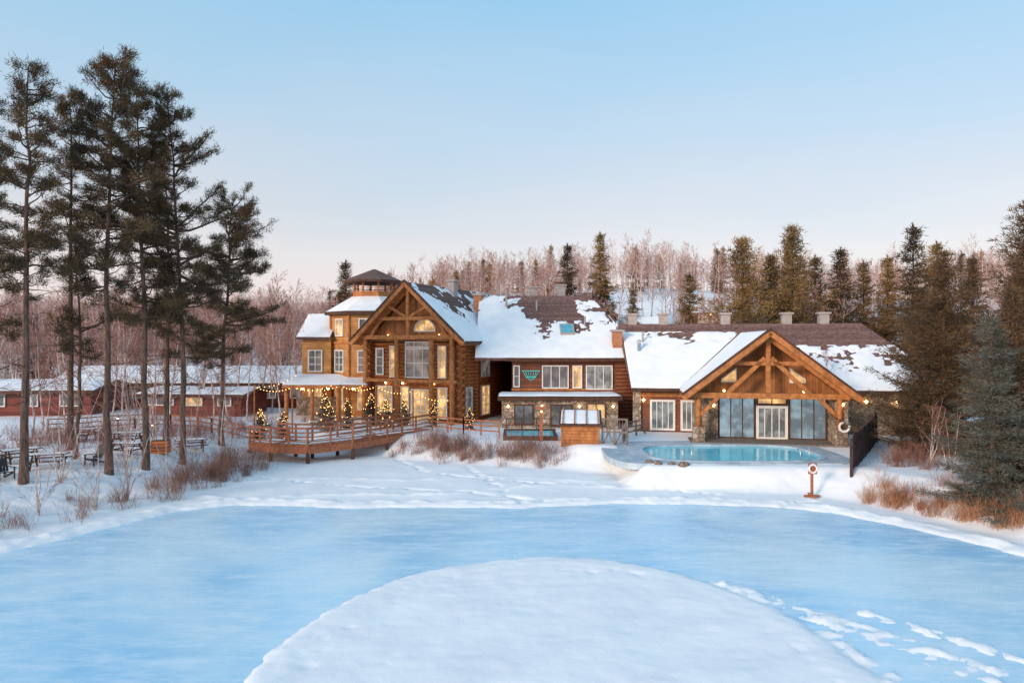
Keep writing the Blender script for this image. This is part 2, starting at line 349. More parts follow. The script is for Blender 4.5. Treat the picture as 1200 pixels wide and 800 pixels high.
fa=T('bargeboards','timber')
for s in(-1,1):
    fa.beam((s*(hw+.1),-.05,ez-.2),(0,-.05,az-.1),.14,.42)
    fa.beam((s*(hw-.2),.9,ez-.25),(0,.9,az-.3),.22,.3)
fa2=T('roof_edge_trim','dkwood')
for s in(-1,1): fa2.beam((s*(hw+.15),-.1,ez+.04),(0,-.1,az+.12),.16,.14)
fa2.beam((hw+.04,.1,ez-.1),(hw+.04,12,ez-.1),.08,.24)
tr=T('gable_truss','timber')
tr.beam((-4.7,.5,8.35),(4.7,.5,8.35),.28,.34); tr.beam((0,.5,8.5),(0,.5,12.5),.26,.26)
tr.beam((-2.9,.5,9.9),(2.9,.5,9.9),.24,.28)
for s in(-1,1):
    tr.beam((s*.1,.5,10.0),(s*2.0,.5,11.0),.2,.22); tr.beam((s*3.7,.5,8.4),(s*2.6,.5,10.0),.2,.22)
cl=T('log_columns','timber',True)
for q in(-4.3,-1.15,2.2,4.1):
    cl.cyl((q,.55,1.1),(q,.55,8.2),.22,.2,n=10)
tr.beam((-4.5,.55,4.75),(4.5,.55,4.75),.22,.26)
G=T('arch_window_pane','glasswarm'); n=12; c=(1.15,1.27,8.85)
G.add([(c[0]+.95*math.cos(math.pi*q/n),c[1],c[2]+.95*math.sin(math.pi*q/n)) for q in range(n+1)],[tuple(range(n+1))])
Fm=T('window_frames','white')
for q in range(n):
    t0=math.pi*q/n;t1=math.pi*(q+1)/n
    Fm.beam((c[0]+math.cos(t0),c[1]-.03,c[2]+math.sin(t0)),(c[0]+math.cos(t1),c[1]-.03,c[2]+math.sin(t1)),.1,.1)
Fm.beam((c[0]-1,c[1]-.03,c[2]),(c[0]+1,c[1]-.03,c[2]),.09,.09)
for t in(.3,.5,.7): Fm.beam((c[0],c[1]-.03,c[2]),(c[0]+math.cos(math.pi*t),c[1]-.03,c[2]+math.sin(math.pi*t)),.05,.05)
o=(0,wy0-.19,0);nn=(0,-1,0)
window(T,o,AX,nn,-.65,1.85,5.0,7.4,3,2,'glass'); window(T,o,AX,nn,-.65,1.85,7.52,7.95,3,1)
window(T,o,AX,nn,-2.2,-1.45,5.0,7.6,1,3,'glasswarm'); window(T,o,AX,nn,2.5,3.2,5.0,7.6,1,3,'glasswarm')
window(T,o,AX,nn,-3.6,-2.9,5.2,7.4,1,3)
window(T,o,AX,nn,-.1,1.75,1.4,4.0,4,3,'glasswarm'); window(T,o,AX,nn,2.45,3.3,1.7,4.2,1,3,'glasswarm')
window(T,o,AX,nn,-1.1,-.35,1.7,4.2,1,3,'glasswarm'); window(T,o,AX,nn,-3.4,-2.0,2.0,4.2,2,2,'glasswarm')
o2=(wr+.19,0,0);n2=(1,0,0)
window(T,o2,AY,n2,4.8,6.3,5.0,7.3,2,3); window(T,o2,AY,n2,4.8,6.3,1.7,4.2,2,3,'glasswarm')
window(T,o2,AY,n2,2.0,3.0,1.8,4.2,1,3)
sn=T('roof_snow','roofsnow',True)
snowsheet(sn,(hw+.05,.05,ez),(hw+.05,21,ez),(0,21,az),(0,.05,az),lambda u,v,a,b:(1.10-v-.45*np.clip(u-.12,0,1)-.4*np.exp(-((u-.2)/.1)**2)*(v>.3)+(a-.5)*1.5+(b-.5)*1.2-.08)*5,seed=2)
snowsheet(sn,(-hw,.05,ez),(-hw,21,ez),(0,21,az),(0,.05,az),lambda u,v,a,b:(.8-v+(a-.5))*5,seed=3,res=.5)
ch=T('chimney','copper')
ch.box(2.2,3.0,8.0,8.8,9.5,12.2)
T('chimney_caps','vent').box(2.1,3.1,7.9,8.9,12.2,12.4)
v=T('roof_vents','vent')
v.box(.3,.95,6.6,7.3,12,13.4); v.box(.15,1.1,6.5,7.4,13.42,13.58)
v.cyl((2.4,11.2,10.4),(2.4,11.2,12.2),.09); v.cyl((1.4,14.6,11.2),(1.4,14.6,12.7),.1)
v.box(1.6,2.2,13,13.6,10.8,12.6)
st=T('stone_base','stone'); st.box(wl-.3,wr+.28,wy0-.25,12,.4,1.32)
lp=T('wall_lamps','lamp')
for q in(-2.6,-.9,2.1,3.7): lp.ball((q,wy0-.35,4.5),.1)
for q in(-2.4,2.6): lp.ball((q,1.1,8.5),.09)
T.done()

# ------------------------------------------------------------------ TOWER
T=Thing('timber_tower',(-12.9,64,0),0)
def octa(r,z,off=22.5): return [(r*math.cos(R(off+45*k)),r*math.sin(R(off+45*k)),z) for k in range(8)]
def frust(mb,r0,z0,r1,z1):
    a=octa(r0,z0);b=octa(r1,z1); mb.add(a+b,[(k,(k+1)%8,8+(k+1)%8,8+k) for k in range(8)]+[tuple(range(8,16)),tuple(range(8))[::-1]])
frust(T('walls','pine'),3.95,1,3.95,10.7)
frust(T('roof','shingle'),4.5,10.62,2.0,12.0)
frust(T('roof_snow','roofsnow'),4.45,10.70,2.1,12.12)
frust(T('cornice','dkwood'),4.55,10.4,4.55,10.61)
frust(T('cupola_floor','timber'),2.0,12.0,2.0,12.6)
frust(T('cupola_roof','shingle'),2.9,13.6,.15,14.75); frust(T('cupola_eave','dkwood'),2.95,13.42,2.95,13.59)
pp=T('cupola_posts','timber')
for p in octa(1.85,0): pp.cyl((p[0],p[1],12.5),(p[0],p[1],13.5),.11)
oc=octa(1.85,12.95)
for k in range(8): pp.beam(oc[k],oc[(k+1)%8],.06,.06)
tm=T('corner_boards','timber')
for p in octa(3.98,0): tm.cyl((p[0],p[1],1),(p[0],p[1],10.45),.13,n=6)
for zz in(7.9,4.9):
    oc=octa(4.0,zz)
    for k in range(8): tm.beam(oc[k],oc[(k+1)%8],.1,.22)
def face(k,w,z0,z1,nx_,nz,g='glass',sh=0):
    t=R(45*k); n=Vector((math.cos(t),math.sin(t),0)); a=Vector((-n.y,n.x,0)); o=n*(3.95*math.cos(R(22.5))+.01)
    window(T,o,a,n,-w/2+sh,w/2+sh,z0,z1,nx_,nz,g)
for k in(5,6,4):
    face(k,1.2,8.5,10.0,2,2,'glasswarm' if k==5 else 'glass'); face(k,1.4,5.3,7.2,2,3); face(k,1.4,2,4,2,2,'glasswarm')
w=T('side_wing_walls','pine'); w.box(-6.1,-3.5,-2.2,5,.8,8.4)
T('side_wing_roof','shingle').slab([(-6.5,-2.7,8.35),(-3.4,-2.7,8.35),(-3.4,1.2,10.6),(-6.5,1.2,10.6)],.18)
snowsheet(T('side_wing_snow','roofsnow',True),(-6.5,-2.7,8.36),(-3.45,-2.7,8.36),(-3.45,1.2,10.6),(-6.5,1.2,10.6),full,t=.2)
window(T,(0,-2.21,0),AX,(0,-1,0),-5.5,-4.3,5.3,7.2,2,3); window(T,(0,-2.21,0),AX,(0,-1,0),-5.5,-4.3,2.2,4,2,2,'glasswarm')
pr=T('porch_roof','timber'); pr.slab([(-6.6,-6.2,4.3),(.6,-6.2,4.3),(.6,-2.2,5.0),(-6.6,-2.2,5.0)],.25)
snowsheet(T('porch_snow','roofsnow',True),(-6.6,-6.2,4.3),(.6,-6.2,4.3),(.6,-2.2,5.0),(-6.6,-2.2,5.0),lambda u,v,a,b:(1.0-v*.6+(a-.5)*1.5)*4,t=.16)
po=T('porch_posts','timber',True)
for q in(-6.3,-4.1,-1.9,.3): po.cyl((q,-5.9,1),(q,-5.9,4.2),.17,n=10)
T('porch_stone','stone').box(-6.5,.4,-2.6,-2.25,.8,3.0)
lp=T('porch_lamps','lamp')
for q in(-5.2,-3,-.8): lp.ball((q,-5,3.95),.14); lp.ball((q,-3.2,4.2),.12)
T.done()

# ------------------------------------------------------------------ MIDDLE WING
T=Thing('lodge_guest_wing',(0,56,0),0)
T('walls','redside').box(0,10.3,0,14,1,6.75)
T('frieze','timber').box(-.06,10.36,-.06,0,6.35,6.6)
E=6.65;Rz=12.2
rf=T('roof','shingle_red')
rf.slab([(-3,-.8,E),(10.9,-.8,E),(7.2,7,Rz),(-3,7,Rz)],.2)
rf.slab([(10.9,-.8,E),(10.9,14.8,E),(7.2,7,Rz)],.2)
rf.slab([(-3,7,Rz),(7.2,7,Rz),(10.9,14.8,E),(-3,14.8,E)],.2)
T('gutter','dkwood').box(-.5,10.9,-.92,-.82,E-.24,E+.02)
sn=T('roof_snow','roofsnow',True)
def fmid(u,v,a,b):
    base=.50-v+(a-.5)*1.0+(b-.5)*.7
    base=base+.6*sm((.40-u)/.08)+.40*sm((u-.78)/.06)
    return base*5
snowsheet(sn,(-3,-.8,E),(10.9,-.8,E),(7.2,7,Rz),(-3,7,Rz),fmid,seed=6)
snowsheet(sn,(10.9,-.8,E),(10.9,14.8,E),(7.2,7.02,Rz),(7.2,7,Rz),lambda u,v,a,b:(.8-v+(a-.5)*.7)*5,seed=7)
sl=(Rz-E)/7.8
def onr(x,y,o=.0): return (x,y,E+(y+.8)*sl+o)
T('skylight_frame','vent').slab([onr(4.1,1.7,.26),onr(5.3,1.7,.26),onr(5.3,2.9,.26),onr(4.1,2.9,.26)],.25)
mg=T('skylight_glass','skylt'); mg.add([onr(4.2,1.8,.27),onr(5.2,1.8,.27),onr(5.2,2.8,.27),onr(4.2,2.8,.27)],[(0,1,2,3)])
o=(0,-.01,0);nn=(0,-1,0)
window(T,o,AX,nn,2.5,4.6,4.2,6.0,3,1); window(T,o,AX,nn,5.0,5.7,4.2,6.0,1,1,'glasswarm'); window(T,o,AX,nn,6.1,8.2,4.1,6.0,3,1,'glasscool')
window(T,o,AX,nn,.15,.6,4.3,6.0,1,2)
T('copper_chimney','copper').box(8.3,9.1,.2,.9,7,8.8); T('copper_chimney_cap','vent').box(8.15,9.25,.05,1.05,8.8,8.98)
fl=T('steel_flue','metal',True); fl.cyl((10.25,-.95,2.8),(10.25,-.95,7.9),.14,n=12); fl.cyl((10.25,-.95,7.95),(10.25,-.95,8.15),.24,.1,n=12)
fl.cyl((8.7,.5,8.9),(8.7,.5,9.7),.1,n=10)
vv=T('roof_vents','vent')
for (x,y,zz) in((4.3,8,13.2),(1.6,8,13.0)):
    vv.box(x,x+.7,y,y+.7,11,zz); vv.box(x-.12,x+.82,y-.12,y+.82,zz,zz+.15)
vv.cyl((2.2,5,10.5),(2.2,5,11.7),.08); vv.cyl((-.5,5.5,11),(-.5,5.5,12.5),.09); vv.cyl((6.3,3,9),(6.3,3,10.2),.08)
T('lower_storey','stone').box(-.8,8.2,-3.2,-.02,1,3.45)
T('lower_fascia','dkwood').box(-1.1,8.5,-3.6,-.01,3.45,3.75)
snowsheet(T('lower_roof_snow','roofsnow',True),(-1.05,-3.55,3.75),(8.45,-3.55,3.75),(8.45,-.05,3.75),(-1.05,-.05,3.75),full,t=.22,seed=4)
T('upper_band','timber').box(-.05,8.4,-.07,-.015,4.0,4.14)
window(T,(0,-3.21,0),AX,nn,.2,1.6,1.6,3.1,2,1,'glass','dkwood'); window(T,(0,-3.21,0),AX,nn,3.0,4.6,1.5,3.1,2,1,'glass','dkwood')
window(T,(0,-3.21,0),AX,nn,5.8,7.2,1.5,3.2,2,1,'glasswarm','dkwood')
lp=T('wall_lamps','lamp')
for q in(-.3,2.3,5.2,7.8): lp.ball((q,-3.35,3.0),.1)
tl=T('teal_wall_ornament','teal')
for q in range(-3,4):
    tl.beam((1.55+q*.22,-.09,5.55),(1.55+q*.1,-.09,4.75+abs(q)*.08),.03,.035)
tl.beam((.8,-.1,5.6),(2.3,-.1,5.6),.04,.045); tl.beam((1.1,-.1,5.1),(2.0,-.1,5.1),.03,.04)
lg=T('log_bay','logdark',True)
for q in range(18): lg.cyl((8.4,-.25,1.2+q*.3),(10.5,-.25,1.2+q*.3),.16)
T('log_bay_core','dkwood').box(8.5,10.3,-.25,-.01,1,6.4)
T.done()

# ------------------------------------------------------------------ POOL PAVILION
T=Thing('pool_pavilion',(16.8,44.4,0),-10)
E=4.5;RZ=9.5;ey=5.2;ry=13.;sl=(RZ-E)/(ry-ey);xl=-8.9
rf=T('roof','shingle_red')
rf.slab([(xl,ey,E),(-5.2,ey,E),(-5.2,ey+.01,E),(0,11.75,8.72),(5.2,ey,E),(13.5,ey,E),(9.5,ry,RZ),(xl-1.2,ry,RZ)],.2)
rf.slab([(13.5,ey,E),(13.5,21,E),(9.5,ry,RZ)],.2); rf.slab([(xl-1.2,ry,RZ),(9.5,ry,RZ),(13.5,21,E),(xl,21,E)],.2)
ga,ge,gw=8.7,4.45,5.4
rf.slab([(-gw,0,ge),(0,0,ga),(0,11.75,ga),(-gw,5.1,ge)],.22); rf.slab([(gw,0,ge),(gw,5.1,ge),(0,11.75,ga),(0,0,ga)],.22)
so=T('soffit','timber')
so.slab([(-gw,.04,ge-.25),(0,.04,ga-.25),(0,6,ga-.25),(-gw,6,ge-.25)],.05); so.slab([(gw,.04,ge-.25),(gw,6,ge-.25),(0,6,ga-.25),(0,.04,ga-.25)],.05)
sn=T('roof_snow','roofsnow',True)
snowsheet(sn,(xl,ey,E),(-5.4,ey,E),(-.1,11.9,E+6.7*sl),(xl-.8,11.9,E+6.7*sl),lambda u,v,a,b:(1.0-v+(a-.5)*.8+(b-.5)*.6)*5,seed=9)
snowsheet(sn,(-gw,.05,ge),(-gw,5.1,ge),(0,11.7,ga),(0,.05,ga),lambda u,v,a,b:(1.35-v*.9+(a-.5)*.9)*5,seed=10)
snowsheet(sn,(5.45,ey,E),(13.4,ey,E),(11,10.2,E+5*sl),(1.3,10.2,E+5*sl),lambda u,v,a,b:(.98-v-.3*np.clip(u-.5,0,1)+(a-.5)*1.9+(b-.5)*1.4)*5,seed=13)
snowsheet(sn,(gw,.05,ge),(gw,5.1,ge),(0,11.7,ga),(0,.05,ga),lambda u,v,a,b:(.9-v*.9+(a-.5)*.9)*5,seed=12,res=.4)
wl_=T('walls','redside'); wl_.box(-8.6,-3.6,6,18,.9,4.45)
ws=T('stone_walls','stone')
ws.box(5.0,12.6,5.9,20,.9,4.4); ws.box(-4.3,-3.6,2.3,6,.9,4.4); ws.box(4.2,5.0,.9,6,.9,4.1)
ws.box(-3.6,-3.0,2.4,3.0,.9,4.2)
ws.box(-8.8,-8.2,5.8,6.0,.9,4.4)
tb=T('trim','timber')
tb.box(-8.6,-3.6,5.93,5.99,3.85,4.15)
o=(0,5.99,0)
window(T,o,AX,nn,-7.45,-5.75,1.4,3.55,4,1,'glasscool',fw=.16); window(T,o,AX,nn,-5.2,-3.75,1.4,3.55,4,1,'glasscool',fw=.16)
T('pool_hall_core','greywood').box(-3.0,4.2,2.7,9,.9,4.4)
o=(0,2.69,0)
window(T,o,AX,nn,-2.9,-.55,1.35,4.1,3,1,'glasshall','dkwood'); window(T,o,AX,nn,1.75,4.1,1.35,4.1,3,1,'glasshall','dkwood')
window(T,o,AX,nn,-.35,1.55,1.35,3.5,4,1,'glasscool','white',fw=.17); window(T,o,AX,nn,-.35,1.55,3.7,4.1,2,1,'glasswarm','dkwood')
gb=T('gable_wall','gablewood'); gb.add([(-4.9,2.6,4.45),(4.9,2.6,4.45),(0,2.6,8.3)],[(0,1,2)])
G=T('gable_windows','glasswarm')
for s in(-1,1):
    x0,x1=sorted((s*1.75,s*2.75)); hi=lambda x:8.3-abs(x)*.787-.75
    G.add([(x0,2.56,5.2),(x1,2.56,5.2),(x1,2.56,hi(x1)),(x0,2.56,hi(x0))],[(0,1,2,3)])
    f=T('gable_window_frames','white')
    f.beam((x0,2.53,5.2),(x1,2.53,5.2),.06,.08); f.beam((x0,2.53,hi(x0)),(x1,2.53,hi(x1)),.06,.08); f.beam((x0,2.53,5.2),(x0,2.53,hi(x0)),.06,.08); f.beam((x1,2.53,5.2),(x1,2.53,hi(x1)),.06,.08)
tr=T('gable_truss','timber')
for s in(-1,1):
    tr.beam((s*(gw+.15),-.06,ge-.2),(0,-.06,ga-.1),.16,.44)
    tr.beam((s*(gw-.3),.8,ge-.15),(0,.8,ga-.4),.28,.34)
    tr.beam((s*2.6,.8,4.55),(s*.2,.8,6.9),.24,.28)
    tr.beam((s*4.3,.8,3.1),(s*3.2,.8,4.25),.22,.24)
tr.beam((-4.9,.8,4.4),(4.9,.8,4.4),.3,.36); tr.beam((0,.8,4.6),(0,.8,8.3),.28,.3); tr.beam((-2.2,.8,6.55),(2.2,.8,6.55),.24,.26)
ft=T('roof_edge_trim','dkwood')
for s in(-1,1): ft.beam((s*(gw+.2),-.1,ge+.03),(0,-.1,ga+.12),.18,.13)
ft.box(xl,-5.5,ey-.1,ey-.01,E-.22,E+.02); ft.box(5.5,13.4,ey-.1,ey-.01,E-.22,E+.02)
ps=T('posts','timber',True)
for q in(-4.45,4.45): ps.cyl((q,.8,2.3),(q,.8,4.25),.2,n=10)
sb=T('stone_piers','stone')
for q in(-4.45,4.45): sb.box(q-.38,q+.38,.42,1.18,.8,2.3)
T('floor_slab','greywood').box(-5,5,.2,2.6,.8,1.32)
lp=T('wall_lamps','lamp')
for p in((-3.3,2.3,3.6),(5.4,5.7,3.7),(7.6,5.7,3.7),(-8,5.7,3.6),(4.6,.7,3.9),(9.6,5.7,3.7)): lp.ball(p,.12)
for p in((-2.6,2.3,4.6),(2.6,2.3,4.6)): lp.ball(p,.09)
vv=T('roof_vents','vent')
for x in(-9.2,-6.6,-1.5,3.4,6.3):
    zz=10.25; vv.box(x,x+.75,ry-.1,ry+.65,8.8,zz); vv.box(x-.12,x+.87,ry-.22,ry+.77,zz,zz+.16)
vv.cyl((-8,10.5,7.4),(-8,10.5,8.8),.08)
T('lifebuoy_ring','ring',True).torus((4.6,.32,2.5),.3,.08)
T.done()

# ------------------------------------------------------------------ ANNEXES
def annex(name,loc,L,D,h,rise,rot,seed,nw,mat='annex'):
    T=Thing(name,loc,rot)
    T('walls',mat).box(0,L,0,D,-.6,h)
    rf=T('roof','shingle'); rf.slab([(-.6,-.7,h),(L+.6,-.7,h),(L+.6,D/2,h+rise),(-.6,D/2,h+rise)],.2); rf.slab([(-.6,D/2,h+rise),(L+.6,D/2,h+rise),(L+.6,D+.7,h),(-.6,D+.7,h)],.2)
    g=T('gable_ends',mat)
    for x in(0,L): g.add([(x,0,h-.05),(x,D,h-.05),(x,D/2,h+rise-.25)],[(0,1,2)])
    snowsheet(T('roof_snow','roofsnow',True),(-.6,-.7,h),(L+.6,-.7,h),(L+.6,D/2,h+rise),(-.6,D/2,h+rise),lambda u,v,a,b:(.95-v*.7+(a-.5)*2.0+(b-.5)*.9)*5,seed=seed,res=.35,t=.2)
    random.seed(seed)
    for k in range(nw):
        x=(k+.5)*L/nw; wd=random.choice((.6,.9,1.2))
        window(T,(0,-.01,0),AX,(0,-1,0),x-wd,x+wd,1.0,2.2,2 if wd<1 else 3,1,random.choice(('glass','glasscool','glasswarm','glass')))
    T('fascia','dkwood').box(-.6,L+.6,-.78,-.71,h-.25,h-.02)
    T.done()
annex('red_annex_building',(-46,69,1.3),26.5,8,2.5,1.6,0,3,8)
annex('red_annex_building',(-62,60,1.2),24,7,2.4,.8,4,5,7)
annex('red_annex_building',(-33,61.5,1.3),9,5,2.0,.5,-6,6,3)
def cabin(x,y,w=7,d=6,h=3.2):
    z=gz(x,y); T=Thing('hillside_cabin',(x,y,z-.3),random.uniform(-15,15))
    T('walls','annex').box(0,w,0,d,-1.5,h); rf=T('roof','roofsnow')
    rf.slab([(-.5,-.6,h),(w+.5,-.6,h),(w+.5,d/2,h+2),(-.5,d/2,h+2)],.3); rf.slab([(-.5,d/2,h+2),(w+.5,d/2,h+2),(w+.5,d+.6,h),(-.5,d+.6,h)],.3)
    window(T,(0,-.01,0),AX,(0,-1,0),1,2.6,1,2.4,2,1,'glasswarm'); window(T,(0,-.01,0),AX,(0,-1,0),4,5.6,1,2.4,2,1,'glasswarm')
    T('porch_lamp','lamp').ball((3.3,-.3,2.6),.3); T.done()
CAB=[(18,116),(21,100),(34,128)]
for c_ in CAB: cabin(*c_)

# ------------------------------------------------------------------ TREES
def finish(name,Vs,Fs,Ms,mats):
    v=np.concatenate(Vs);  f=[];mi=[];o=0
    for a,b,m in zip(Vs,Fs,Ms):
        f+=[tuple(int(t)+o for t in q) for q in b]; mi+=[m]*len(b); o+=len(a)
    me=bpy.data.meshes.new(name); me.from_pydata(v.tolist(),[],f)
    for m in mats: me.materials.append(m)
    me.polygons.foreach_set('material_index',np.array(mi,dtype=np.int32)); me.update(); return me
def tube(P,r,n=5):
    P=np.array(P,float);k=len(P);V=[]
    for i in range(k):
        d=P[min(i+1,k-1)]-P[max(i-1,0)];d/=np.linalg.norm(d)+1e-9
        up=np.array([0,0,1.]) if abs(d[2])<.9 else np.array([1.,0,0]); a=np.cross(d,up);a/=np.linalg.norm(a);b=np.cross(a,d)
        for j in range(n):
            t=2*math.pi*j/n;V.append(P[i]+r[i]*(a*math.cos(t)+b*math.sin(t)))
    F=[(i*n+j,i*n+(j+1)%n,(i+1)*n+(j+1)%n,(i+1)*n+j) for i in range(k-1) for j in range(n)]
    return np.array(V),F
def needles(C,O,cnt,spread,ln,wd,rg,up=.3,outw=.5):
    C=np.repeat(np.array(C),cnt,0);O=np.repeat(np.array(O),cnt,0);N=len(C)
    b=C+rg.normal(0,1,(N,3))*np.array(spread); d=rg.normal(0,1,(N,3))*.6+O*outw+np.array([0,0,up]); d/=np.linalg.norm(d,axis=1)[:,None]
    s=np.cross(d,rg.normal(0,1,(N,3)));s/=np.linalg.norm(s,axis=1)[:,None]+1e-9
    L=(ln*rg.uniform(.6,1.2,N))[:,None]
    V=np.stack([b-s*wd/2,b+s*wd/2,b+d*L],1).reshape(-1,3); F=np.arange(N*3).reshape(-1,3)
    return V,F
def pine(seed,H,cb,Rm,nb,cnt=25,dead=30,r0=.2,nmat='needle',name='pine_tree_mesh',wd=.033,ln=.26,lean=.45,flat=.8):
    rg=np.random.default_rng(seed);V=[];F=[];Ms=[]
    k=14;lx,ly=rg.normal(0,lean,2);tz=np.linspace(0,1,k)
    wob=np.cumsum(rg.normal(0,.06,(k,2)),0)
    P=np.stack([lx*tz**2+wob[:,0],ly*tz**2+wob[:,1],tz*H],1);P[0,:2]=0
    a,b=tube(P,r0*(1-tz*.88)*np.where(tz<.05,1.25,1),8);V.append(a);F.append(b);Ms.append(0)
    at=lambda t:np.array([np.interp(t,tz,P[:,q]) for q in range(3)])
    C=[];O=[]
    ph=rg.uniform(0,6,3)
    for i in range(nb+dead):
        isdead=i>=nb
        t=rg.uniform(.18,cb+.1) if isdead else cb+(1-cb)*rg.uniform(0,1)**.8
        az=rg.uniform(0,2*math.pi)
        u=(t-cb)/(1-cb)
        prof=(.5+.5*math.sin(min(1,max(0,u)*1.6+.2)*math.pi*.5)) *(1-max(0,u-.4)/.6*.70)
        gap=.78+.42*math.sin(t*31+ph[0])*math.sin(az+t*14+ph[1])
        L=Rm*prof*rg.uniform(.35,1.2)*gap
        if isdead: L=rg.uniform(.5,2.0)
        if L<.25: continue
        pit=R(rg.uniform(-28,22)+ (0 if isdead else u*32))
        d=np.array([math.cos(az)*math.cos(pit),math.sin(az)*math.cos(pit),math.sin(pit)])
        p0=at(t);n=6;s=np.linspace(0,1,n)
        bend=rg.uniform(-.2,.4)*L
        jit=np.cumsum(rg.normal(0,.07,(n,3)),0);jit[0]=0
        Q=p0+np.outer(s*L,d)+np.outer(s**2*bend,[0,0,1])+jit*min(1,L*.6)
        rr=(.018+.02*L)*(1-s*.75)*(.5 if isdead else 1)
        a,b=tube(Q,rr,4);V.append(a);F.append(b);Ms.append(0)
        if isdead: continue
        nt=max(3,int(L*4.3))
        for _ in range(nt):
            q=rg.uniform(.25,1)**.75;base=np.array([np.interp(q,s,Q[:,w]) for w in range(3)])
            side=np.cross(d,[0,0,1]);side/=np.linalg.norm(side)+1e-9
            td=d*rg.uniform(.3,.9)+side*rg.choice([-1,1])*rg.uniform(.2,1)+np.array([0,0,rg.uniform(-.2,.8)]);td/=np.linalg.norm(td)
            tl=rg.uniform(.25,.4+.28*L*(1.15-q));e=base+td*tl
            a,b=tube([base,e],[.014,.006],3);V.append(a);F.append(b);Ms.append(0)
            for w in(.6,1.):
                C.append(base+td*tl*w);O.append(td)
        C.append(Q[-1]);O.append(d)
    C.append(P[-1]);O.append(np.array([0,0,1.]))
    a,b=needles(C,O,cnt,(.13,.13,.13*flat),ln,wd,rg,up=.35);V.append(a);F.append(b);Ms.append(1)
    return finish(name,V,F,Ms,[M['bark'],M[nmat]])
def spruce(seed,H,Rm,wh=.32,per=8,cnt=14,nmat='spruceneedle',name='spruce_mesh',wd=.035,ln=.2,base=.06,r0=.16,power=.85,spread=.14,bulbs=False,jag=.25,step=.28,up0=-18,whv=0.):
    rg=np.random.default_rng(seed);V=[];F=[];Ms=[];C=[];O=[]
    a,b=tube([(0,0,0),(0,0,H*.5),(0,0,H*1.0)],[r0,r0*.6,.02],7);V.append(a);F.append(b);Ms.append(0)
    z=base*H;B=[];ph=rg.uniform(0,6,3)
    while z<H*.985:
        t=z/H
        sect=rg.uniform(.7,1.15)
        for k in range(max(4,int(per*(1-.45*t)))):
            az=rg.uniform(0,2*math.pi)
            lob=1+jag*.8*math.sin(az*2+t*17+ph[0])*math.sin(t*23+ph[1])
            L=Rm*(1-t)**power*rg.uniform(1-jag*1.6,1+jag*.6)*sect*lob+.06
            pit=R(up0+55*t**1.4+rg.uniform(-10,10)); zz=z+rg.uniform(-wh/4,wh/4)
            d=np.array([math.cos(az)*math.cos(pit),math.sin(az)*math.cos(pit),math.sin(pit)])
            tip=L*.2
            n=4;s=np.linspace(0,1,n);Q=np.array([0,0,zz])+np.outer(s*L,d)+np.outer(s**3*tip,[0,0,1])
            a,b=tube(Q,(.012+.012*L)*(1-s*.8),3);V.append(a);F.append(b);Ms.append(0)
            m=max(1,int(L/step))
            side=np.array([-math.sin(az),math.cos(az),0])
            for w in range(m):
                q=(w+.7)/m; p=np.array([np.interp(q,s,Q[:,x]) for x in range(3)])
                sw=(1.15-q)*L*.26
                for sg in(-1,1):
                    C.append(p+side*sg*sw*rg.uniform(.1,1)+np.array([0,0,-.05]));O.append(d+side*sg*.6)
            if bulbs and rg.random()<.45: B.append(Q[-1])
        z+=wh*(1-.45*t)
    sp=spread
    a,b=needles(C,O,cnt,(sp,sp,sp*.4),ln,wd,rg,up=-.05,outw=.9)
    # shrink foliage spread toward the pointed top
    V.append(a);F.append(b);Ms.append(1)
    C2=[(0,0,H*q) for q in (.96,.98,1.0)];a,b=needles(C2,[(0,0,1)]*3,8,(.03,.03,.05),ln*.8,wd,rg,up=.8,outw=.6);V.append(a);F.append(b);Ms.append(1)
    mats=[M['bark'],M[nmat]]
    if bulbs:
        mb=MB()
        for p in B: mb.ball(p,.03)
        V.append(np.array(mb.v));F.append(mb.f);Ms.append(2);mats.append(M['bulb'])
    return finish(name,V,F,Ms,mats)
